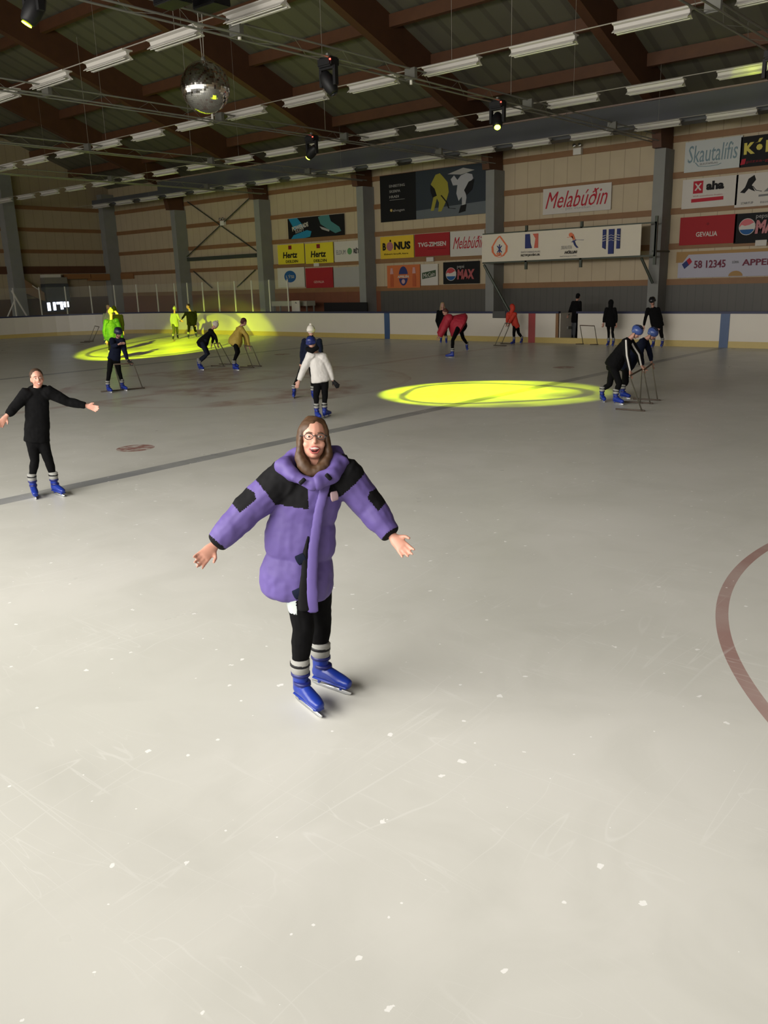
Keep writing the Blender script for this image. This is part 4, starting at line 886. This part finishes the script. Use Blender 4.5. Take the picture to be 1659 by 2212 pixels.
# big puffy hood lying round the neck
sh = (J['sl']+J['sr'])/2; bm = bmesh.new(); zz = V((0, 0, 1))
pts = [hp(-.02, .10, -.245), hp(-.1, .07, -.205), hp(-.15, -.0, -.14), hp(-.135, -.10, -.09), hp(0, -.14, -.09), hp(.13, -.10, -.12), hp(.165, -.0, -.165), hp(.1, .07, -.22), hp(.02, .1, -.255)]
loft(bm, [(p, a) for p, a in zip(pts, (.035, .048, .062, .066, .07, .062, .052, .044, .035))], n=14)
o = fuse('hood', bm, M_purple, .008, 3, r_, wr=.022, ws=9); o.location = -F
bm = bmesh.new(); loft(bm, [(hp(-.14, -.03, -.085), .03, .012), (hp(-.19, -.03, -.095), .028, .01), (hp(-.205, -.03, -.13), .018, .01)], side=f_, n=8); add('hood_toggle', bm, M_yoke)
for sx, zz in ((-1, -.2), (1, -.225)):
    bm = bmesh.new(); tube(bm, [hp(sx*.06, .14, zz), hp(sx*.085, .13, zz-.025)], .012, 8); add('cord_stop', bm, M_yoke)
# front placket, black opening, hem flaps, badge
pv = (J['hl']+J['hr'])/2; ax = (sh-pv).normalized(); sdv = (J['sr']-J['sl']).normalized(); fr = ax.cross(sdv); fr = fr if fr.dot(CAM-sh) > 0 else -fr; L = (sh-pv).length
def tp(x, z, o=0.): x -= .05*max(0, min(1, (L-z)/.25)); return pv+sdv*(x+.02)+ax*z+fr*(.125*math.sqrt(max(.05, 1-(x/.24)**2))+.012+o+.09*max(0, .2-z))
bm = bmesh.new(); loft(bm, [(tp(.045, L+.0, -.02), .03, .012), (tp(.05, L-.16), .03, .014), (tp(.055, .15, .01), .032, .014), (tp(.062, 0, .012), .034, .014), (tp(.075, -.14, .012), .036, .014), (tp(.085, -.215, .005), .036, .012)], side=sdv, n=10)
o = fuse('front_flap', bm, M_purple, .008, 2, r_); o.location = -F
bm = bmesh.new(); loft(bm, [(tp(.02, .23, -.008), .006, .012), (tp(.012, .12, -.004), .02, .016), (tp(.02, .02, .0), .024, .016), (tp(.022, -.1, .002), .034, .018), (tp(.035, -.2, .002), .04, .018)], side=sdv, n=10)
o = fuse('dark_lining', bm, M_yoke, .008, 2, r_); o.location = -F; o['label'] = 'dark inner lining showing in the open front'
for k, z in enumerate((.09, -.115)): bm = bmesh.new(); loft(bm, [(tp(-.03, z, .004), .03, .008), (tp(.01, z+.02, .006), .03, .008)], side=ax, n=8); add('pocket_tab', bm, M_navy)
bm = bmesh.new(); loft(bm, [(tp(.1, L-.085, .0), .03, .008), (tp(.13, L-.08, -.005), .028, .008)], side=ax, n=12); add('chest_badge', bm, mat('badge_pale', (.4, .28, .3), .5))

# ---------- young skater in black at the left edge
M_hairs = mat('short_dark_hair', (.05, .025, .012), .7, var=.3, scale=30)
person('smiling young person in a black hoodie, arms spread, at the left edge', (95, 1078),
    dict(hd=(80, 818), sl=(57, 850), sr=(104, 846), el=(30, 882, -.05), er=(147, 868), wl=(15, 897, -.1), wr=(186, 876, -.05), fl=(4, 912, -.12), fr=(212, 884, -.1), hl=(69, 948), hr=(91, 948), kl=(75, 995, -.03), kr=(105, 995)),
    face=(8, 0, 2), s=.95, skin=M_skin, smile=1, feet=dict(l=((74, 1070), (84, 1091)), r=((116, 1067), (150, 1077))), vox=.009, top=M_bc, hair=(M_hairs, 0), hood='down', aw=(.075, .06, .045), lw=(.085, .058, .04), hem=.03, tw=1.12)
bpy.context.view_layer.update()

# ---------- pair in the middle
M_whitehat = mat('white_wool', (.68, .64, .57), .8); M_hnavy = mat('helmet_navy', (.015, .025, .13), .25); M_wjack = mat('white_jacket', (.62, .60, .57), .7, var=.06, scale=12)
person('dark-clothed person in a white bobble hat gliding behind the child in white', (640, 868),
    dict(hd=(672, 716), sl=(658, 736), sr=(690, 736), el=(652, 762), er=(694, 765), wl=(652, 782), wr=(692, 790), hl=(658, 780), hr=(672, 780), kl=(645, 815), kr=(676, 822)),
    face=(170, 5, 0), s=.95, feet=dict(l=((637, 858), (630, 867)), r=((676, 862), (684, 868))), top=M_navy, hat=M_whitehat, lw=(.08, .052, .04), facey=False)
person('child in a white jacket and blue helmet, in front of the white bobble hat', (698, 903),
    dict(hd=(673, 741, -.05), sl=(671, 767), sr=(697, 770), el=(657, 795), er=(712, 800), wl=(646, 822), wr=(719, 822), fl=(643, 830), fr=(724, 828), hl=(687, 820), hr=(701, 820), kl=(683, 856), kr=(702, 852)),
    face=(165, 12, -8), s=.93, feet=dict(l=((683, 903), (697, 909)), r=((699, 903), (716, 898))), top=M_wjack, helmet=M_hnavy, gloves=(M_black, 'r'), aw=(.085, .07, .05), hem=.03, tw=1.36, facey=False, vox=.01, hood='down', hoodm=M_bc)
c_ = [o for o in C.objects if o.name.startswith('person')][-1]
# ---------- skaters pushing frames in the middle distance
M_yj = mat('mustard_jacket', (.42, .30, .05), .7, var=.1, scale=10); M_hair_m = mat('maroon_hat', (.06, .012, .012), .8); M_paleh = mat('pale_hat', (.55, .5, .42), .8)
person('bent person in a black top and dark jeans pushing a skating frame, pale hat', (440, 800),
    dict(hd=(465, 703, 0), sl=(455, 713, .1), sr=(457, 716, -.12), el=(461, 732, .12), er=(466, 728, -.14), wl=(458, 742, .1), wr=(469, 741, -.1), hl=(438, 741, .08), hr=(437, 741, -.08), kl=(450, 764, .08), kr=(447, 766, -.08)),
    face=(75, 40, 0), s=.93, feet=dict(l=((428, 794), (446, 796)), r=((430, 799), (451, 801))), top=M_bc, legs=M_jean, hat=M_paleh, skin=M_skin2, hands=True, gloves=None)
person('bent person in a mustard yellow jacket and black trousers pushing a skating frame', (515, 800),
    dict(hd=(527, 696, 0), sl=(515, 710, .12), sr=(521, 709, -.14), el=(530, 728, .12), er=(534, 727, -.16), wl=(531, 746, .12), wr=(538, 747, -.12), hl=(509, 737, .08), hr=(508, 738, -.08), kl=(515, 760, .08), kr=(512, 762, -.08)),
    face=(110, 30, 0), s=.96, feet=dict(l=((506, 794), (522, 796)), r=((504, 800), (530, 802))), top=M_yj, hat=None, hair=(M_hair_m, 0), aw=(.072, .058, .042), tw=1.2)
skating_aid('thin tubular skating frame held by the black-topped person in jeans', ((483, 792), (500, 788)), ((462, 742), (474.5, 741)), .82, rdir=(1, .25, 0))
skating_aid('thin tubular skating frame held by the person in mustard yellow', ((546, 795), (562, 792)), ((528, 747), (544, 748)), .82, rdir=(1, .2, 0))
# ---------- group on the left
M_green = mat('green_jacket', (.008, .05, .008), .7, var=.15, scale=8); M_lime = mat('pale_lime_cloth', (.30, .34, .16), .7); M_limehat = mat('light_hat', (.35, .37, .15), .7); M_coat = mat('pale_coat', (.3, .32, .22), .8); M_blond = mat('blond_hair', (.34, .24, .13), .7)
person('child in a navy jacket and dark helmet bending over a skating frame, left group', (250, 845),
    dict(hd=(256, 719, -.1), sl=(243, 735), sr=(264, 735), el=(244, 748, -.2), er=(269, 758, -.15), wl=(256, 744, -.35), wr=(275, 777, -.2), fl=(263, 742, -.35), fr=(279, 781, -.2), hl=(240, 776), hr=(252, 776), kl=(236, 803), kr=(257, 802)),
    face=(35, 30, 5), s=.93, feet=dict(l=((233, 847), (247, 850)), r=((263, 843), (279, 845))), top=M_navy, helmet=mat('helmet_dark_navy', (.015, .02, .05), .4), aw=(.075, .06, .045), gloves=(M_black, 'r'), hem=.02, tw=1.05)
person('person in a green jacket and light hat standing behind the child in navy', (247, 775),
    dict(hd=(240, 676), sl=(230, 695), sr=(251, 693), el=(226, 716), er=(260, 714), wl=(230, 735), wr=(265, 732), hl=(238, 728), hr=(250, 728), kl=(238, 750), kr=(251, 750)),
    face=(180, 10, 0), s=1.05, feet=dict(l=((240, 776), (236, 777)), r=((252, 775), (256, 777))), top=M_green, hat=M_limehat, facey=False, aw=(.09, .075, .05), tw=1.25, hem=.12)
person('dark-coated person half hidden behind the one in green', (257, 758), dict(hd=(247, 667), sl=(247, 682), sr=(262, 682), el=(246, 700), er=(266, 700), wl=(249, 715), wr=(266, 716), hl=(250, 716), hr=(260, 716), kl=(252, 737), kr=(260, 737)),
    face=(160, 0, 0), s=1.0, feet=dict(l=((252, 757), (250, 759)), r=((261, 757), (263, 759))), hair=(M_bc, .1), facey=False, tw=1.1)
person('fair-haired person in a pale coat at the back of the left group', (231, 745), dict(hd=(234, 664), sl=(225, 679), sr=(238, 679), el=(223, 694), er=(240, 694), wl=(225, 706), wr=(240, 706), hl=(228, 706), hr=(236, 706), kl=(229, 724), kr=(236, 724)),
    face=(40, 0, 0), s=.95, feet=dict(l=((228, 744), (227, 746)), r=((236, 744), (238, 746))), top=M_coat, hair=(M_blond, .05), tw=1.05)
skating_aid('thin skating frame pushed by the child in navy, left group', ((262, 844), (308, 840)), ((246, 787), (288, 785)), .72, rdir=(.4, 1, 0))
skating_aid('faint skating frame standing alone left of the green jacket', ((192, 740), (200, 738)), ((205, 704), (214, 706)), .8, rdir=(1, .4, 0))
person('child in a pale lime jacket holding hands with the adult in black', (378, 733), dict(hd=(377, 668), sl=(371, 679), sr=(383, 679), el=(369, 690), er=(386, 688), wl=(370, 699), wr=(390, 691), hl=(374, 701), hr=(381, 701), kl=(376, 716), kr=(383, 716)),
    face=(175, 0, 0), s=.92, feet=dict(l=((375, 734), (374, 735)), r=((384, 732), (386, 733))), top=M_lime, hat=M_limehat, facey=False, tw=1.1, legs=mat('olive_trousers', (.05, .06, .02), .8), bootm=M_black, vox=.013)
person('adult in black with white side stripes holding hands with the lime-jacketed child', (415, 730), dict(hd=(406, 662), sl=(402, 676), sr=(422, 674), el=(398, 682), er=(424, 688), wl=(393, 689), wr=(423, 698), hl=(409, 697), hr=(419, 697), kl=(408, 712), kr=(421, 712)),
    face=(-60, 10, 0), s=1.02, feet=dict(l=((408, 731), (406, 732)), r=((424, 728), (427, 730))), top=M_bc, hair=(M_hairs, 0), tw=1.05, bootm=M_bootd, vox=.013)
# ---------- far boards
M_redj = mat('crimson_poncho', (.34, .012, .03), .7, var=.15, scale=8); M_redo = mat('orange_red_jacket', (.48, .03, .012), .7, var=.1, scale=8); M_greyt = mat('grey_green_trousers', (.16, .17, .13), .8)
person('fair-haired person in dark clothes behind the crimson jacket', (960, 743), dict(hd=(956, 660), sl=(947, 673), sr=(964, 673), el=(943, 693), er=(966, 694), wl=(948, 708), wr=(964, 710), hl=(951, 706), hr=(962, 706), kl=(953, 722), kr=(962, 722)),
    face=(10, 10, 0), s=1.0, feet=dict(l=((953, 741), (951, 744)), r=((964, 742), (966, 745))), hair=(M_blond, .16), top=M_bc, vox=.012)
person('person in a loose crimson jacket lunging over, one leg stretched back', (990, 768), dict(hd=(962, 675, -.1), sl=(966, 689, .1), sr=(969, 687, -.2), el=(957, 706, .1), er=(960, 707, -.25), wl=(949, 722, .1), wr=(950, 726, -.25), hl=(993, 703, .04), hr=(992, 704, -.04), kl=(1000, 730, .1), kr=(978, 735, -.05)),
    face=(-70, 45, 0), s=1.0, feet=dict(l=((1008, 757), (1021, 766)), r=((981, 773), (962, 773))), top=M_redj, hair=(mat('auburn_hair', (.08, .02, .015), .7), 0), aw=(.13, .12, .1), tw=1.28, td=.8, hem=.03, vox=.012)
person('child in an orange-red hooded jacket leaning on a skating frame by the boards', (1114, 745), dict(hd=(1106, 664), sl=(1098, 678, .1), sr=(1112, 678, -.1), el=(1096, 690, .1), er=(1103, 692, -.15), wl=(1095, 697, .12), wr=(1100, 699, -.1), hl=(1112, 703, .06), hr=(1117, 703, -.05), kl=(1110, 720), kr=(1120, 719)),
    face=(-120, 30, 0), s=.95, feet=dict(l=((1112, 744), (1104, 745)), r=((1128, 742), (1121, 744))), top=M_redo, hood='up', facey=False, aw=(.08, .065, .05), tw=1.22, hem=.1, vox=.012)
skating_aid('tubular skating frame held by the child in orange-red', ((1069, 747), (1084, 743)), ((1091, 698), (1102, 699)), .85, rdir=(-1, -.1, 0))
skating_aid('empty tubular skating frame standing by the boards in front of the open gate', ((1259.5, 744), (1290.5, 745)), ((1253, 703), (1284, 704)), .78, rdir=(.9, .5, 0), run=.3)
person('person in black standing in the open gate of the boards', (1.75, 16.3, 0), dict(hd=(1249, 641), sl=(1238, 653, .1), sr=(1253, 653, -.05), el=(1231, 672), er=(1254, 675), wl=(1227, 681, -.3), wr=(1256, 682, -.3), hl=(1236, 690, .06), hr=(1246, 690, -.05), kl=(1234, 712), kr=(1241, 712), al=(1233, 731), ar=(1240, 731)),
    face=(150, 15, 0), s=1.0, skates=False, top=M_bc, legs=mat('dark_grey_trousers', (.06, .065, .07), .7), hair=(M_bc, 0), facey=False, tw=1.15, vox=.012)
person('person in a long black hooded coat standing by the far boards', (1318, 745), dict(hd=(1319, 655), sl=(1311, 668), sr=(1327, 668), el=(1306, 685), er=(1331, 685), wl=(1304, 697), wr=(1331, 698), hl=(1314, 697), hr=(1324, 697), kl=(1315, 718), kr=(1323, 718)),
    face=(-160, 0, 0), s=.98, feet=dict(l=((1315, 748), (1308, 750)), r=((1325, 748), (1320, 751))), top=M_bc, hood='up', facey=False, aw=(.075, .06, .045), tw=1.15, hem=.12, lw=(.075, .05, .04), vox=.012)
person('man in black helmet leaning by the far boards, right of the hooded coat', (1418, 751), dict(hd=(1409, 651, -.1), sl=(1400, 668), sr=(1421, 667), el=(1394, 688), er=(1429, 690), wl=(1391, 704), wr=(1424, 705), hl=(1413, 700), hr=(1426, 700), kl=(1414, 722), kr=(1428, 720)),
    face=(-35, 35, 0), s=1.05, feet=dict(l=((1412, 751), (1405, 753)), r=((1431, 750), (1424, 753))), top=M_bc, helmet=mat('helmet_black', (.012, .012, .014), .2), tw=1.12, vox=.012)
# ---------- two helmeted children pushing frames on the right
M_hblue = mat('helmet_blue', (.05, .085, .27), .3); M_whites = mat('white_stripe', (.6, .58, .54), .6)
pr = person('bent child in a blue helmet and black track jacket with white sleeve stripes', (1325, 874), dict(hd=(1376, 718, -.05), sl=(1360, 736, .14), sr=(1352, 738, -.14), el=(1380, 766, .16), er=(1354, 768, -.2), wl=(1385, 789, .12), wr=(1361, 800, -.16), fl=(1390, 795, .1), fr=(1362, 812, -.16), hl=(1326, 786, .08), hr=(1324, 790, -.08), kl=(1316, 832, .1), kr=(1338, 830, -.1)),
    face=(60, 38, 0), s=.97, feet=dict(l=((1298, 866), (1320, 877)), r=((1325, 872), (1349, 876))), top=M_bc, helmet=M_hblue, tw=1.25, aw=(.075, .06, .045), vox=.01, hem=.04)
pm = person('bent child in blue helmet and dark jacket behind the one with sleeve stripes', (1352, 858), dict(hd=(1410, 722, -.05), sl=(1394, 736, .14), sr=(1388, 738, -.14), el=(1404, 762, .16), er=(1384, 762, -.2), wl=(1407, 781, .14), wr=(1388, 790, -.16), hl=(1353, 786, .08), hr=(1351, 790, -.08), kl=(1349, 824, .1), kr=(1352, 826, -.1)),
    face=(55, 35, 0), s=.95, feet=dict(l=((1334, 852), (1354, 858)), r=((1340, 860), (1361, 863))), top=M_navy, helmet=M_hblue, tw=1.15, aw=(.07, .055, .04), vox=.01)
for pp, k in ((pr, 'r'), (pr, 'l')):
    r2, F2, J2 = pp[0], pp[1], pp[2]; tc = (CAM-J2['e'+k]).normalized(); off = tc*.066+V((0, 0, .0))
    bm = bmesh.new(); loft(bm, [(J2['s'+k]+tc*.08+V((0, 0, .03)), .018, .006), (J2['s'+k].lerp(J2['e'+k], .5)+tc*.075, .018, .006), (J2['e'+k]+off, .018, .006), (J2['w'+k]+tc*.05, .016, .006)], side=(J2['e'+k]-J2['s'+k]).cross(tc), n=8)
    o = mesh('sleeve_stripe', bm, M_whites, r2, True); o.location = -F2
skating_aid('skating frame pushed by the child with white sleeve stripes', ((1382.5, 872), (1386, 889)), ((1386, 798), (1360, 812)), .8, rdir=(1, .1, 0))
skating_aid('skating frame pushed by the child in the dark jacket on the right', ((1420, 866), (1404, 873)), ((1408, 786), (1390, 800)), .8, rdir=(1, .1, 0))
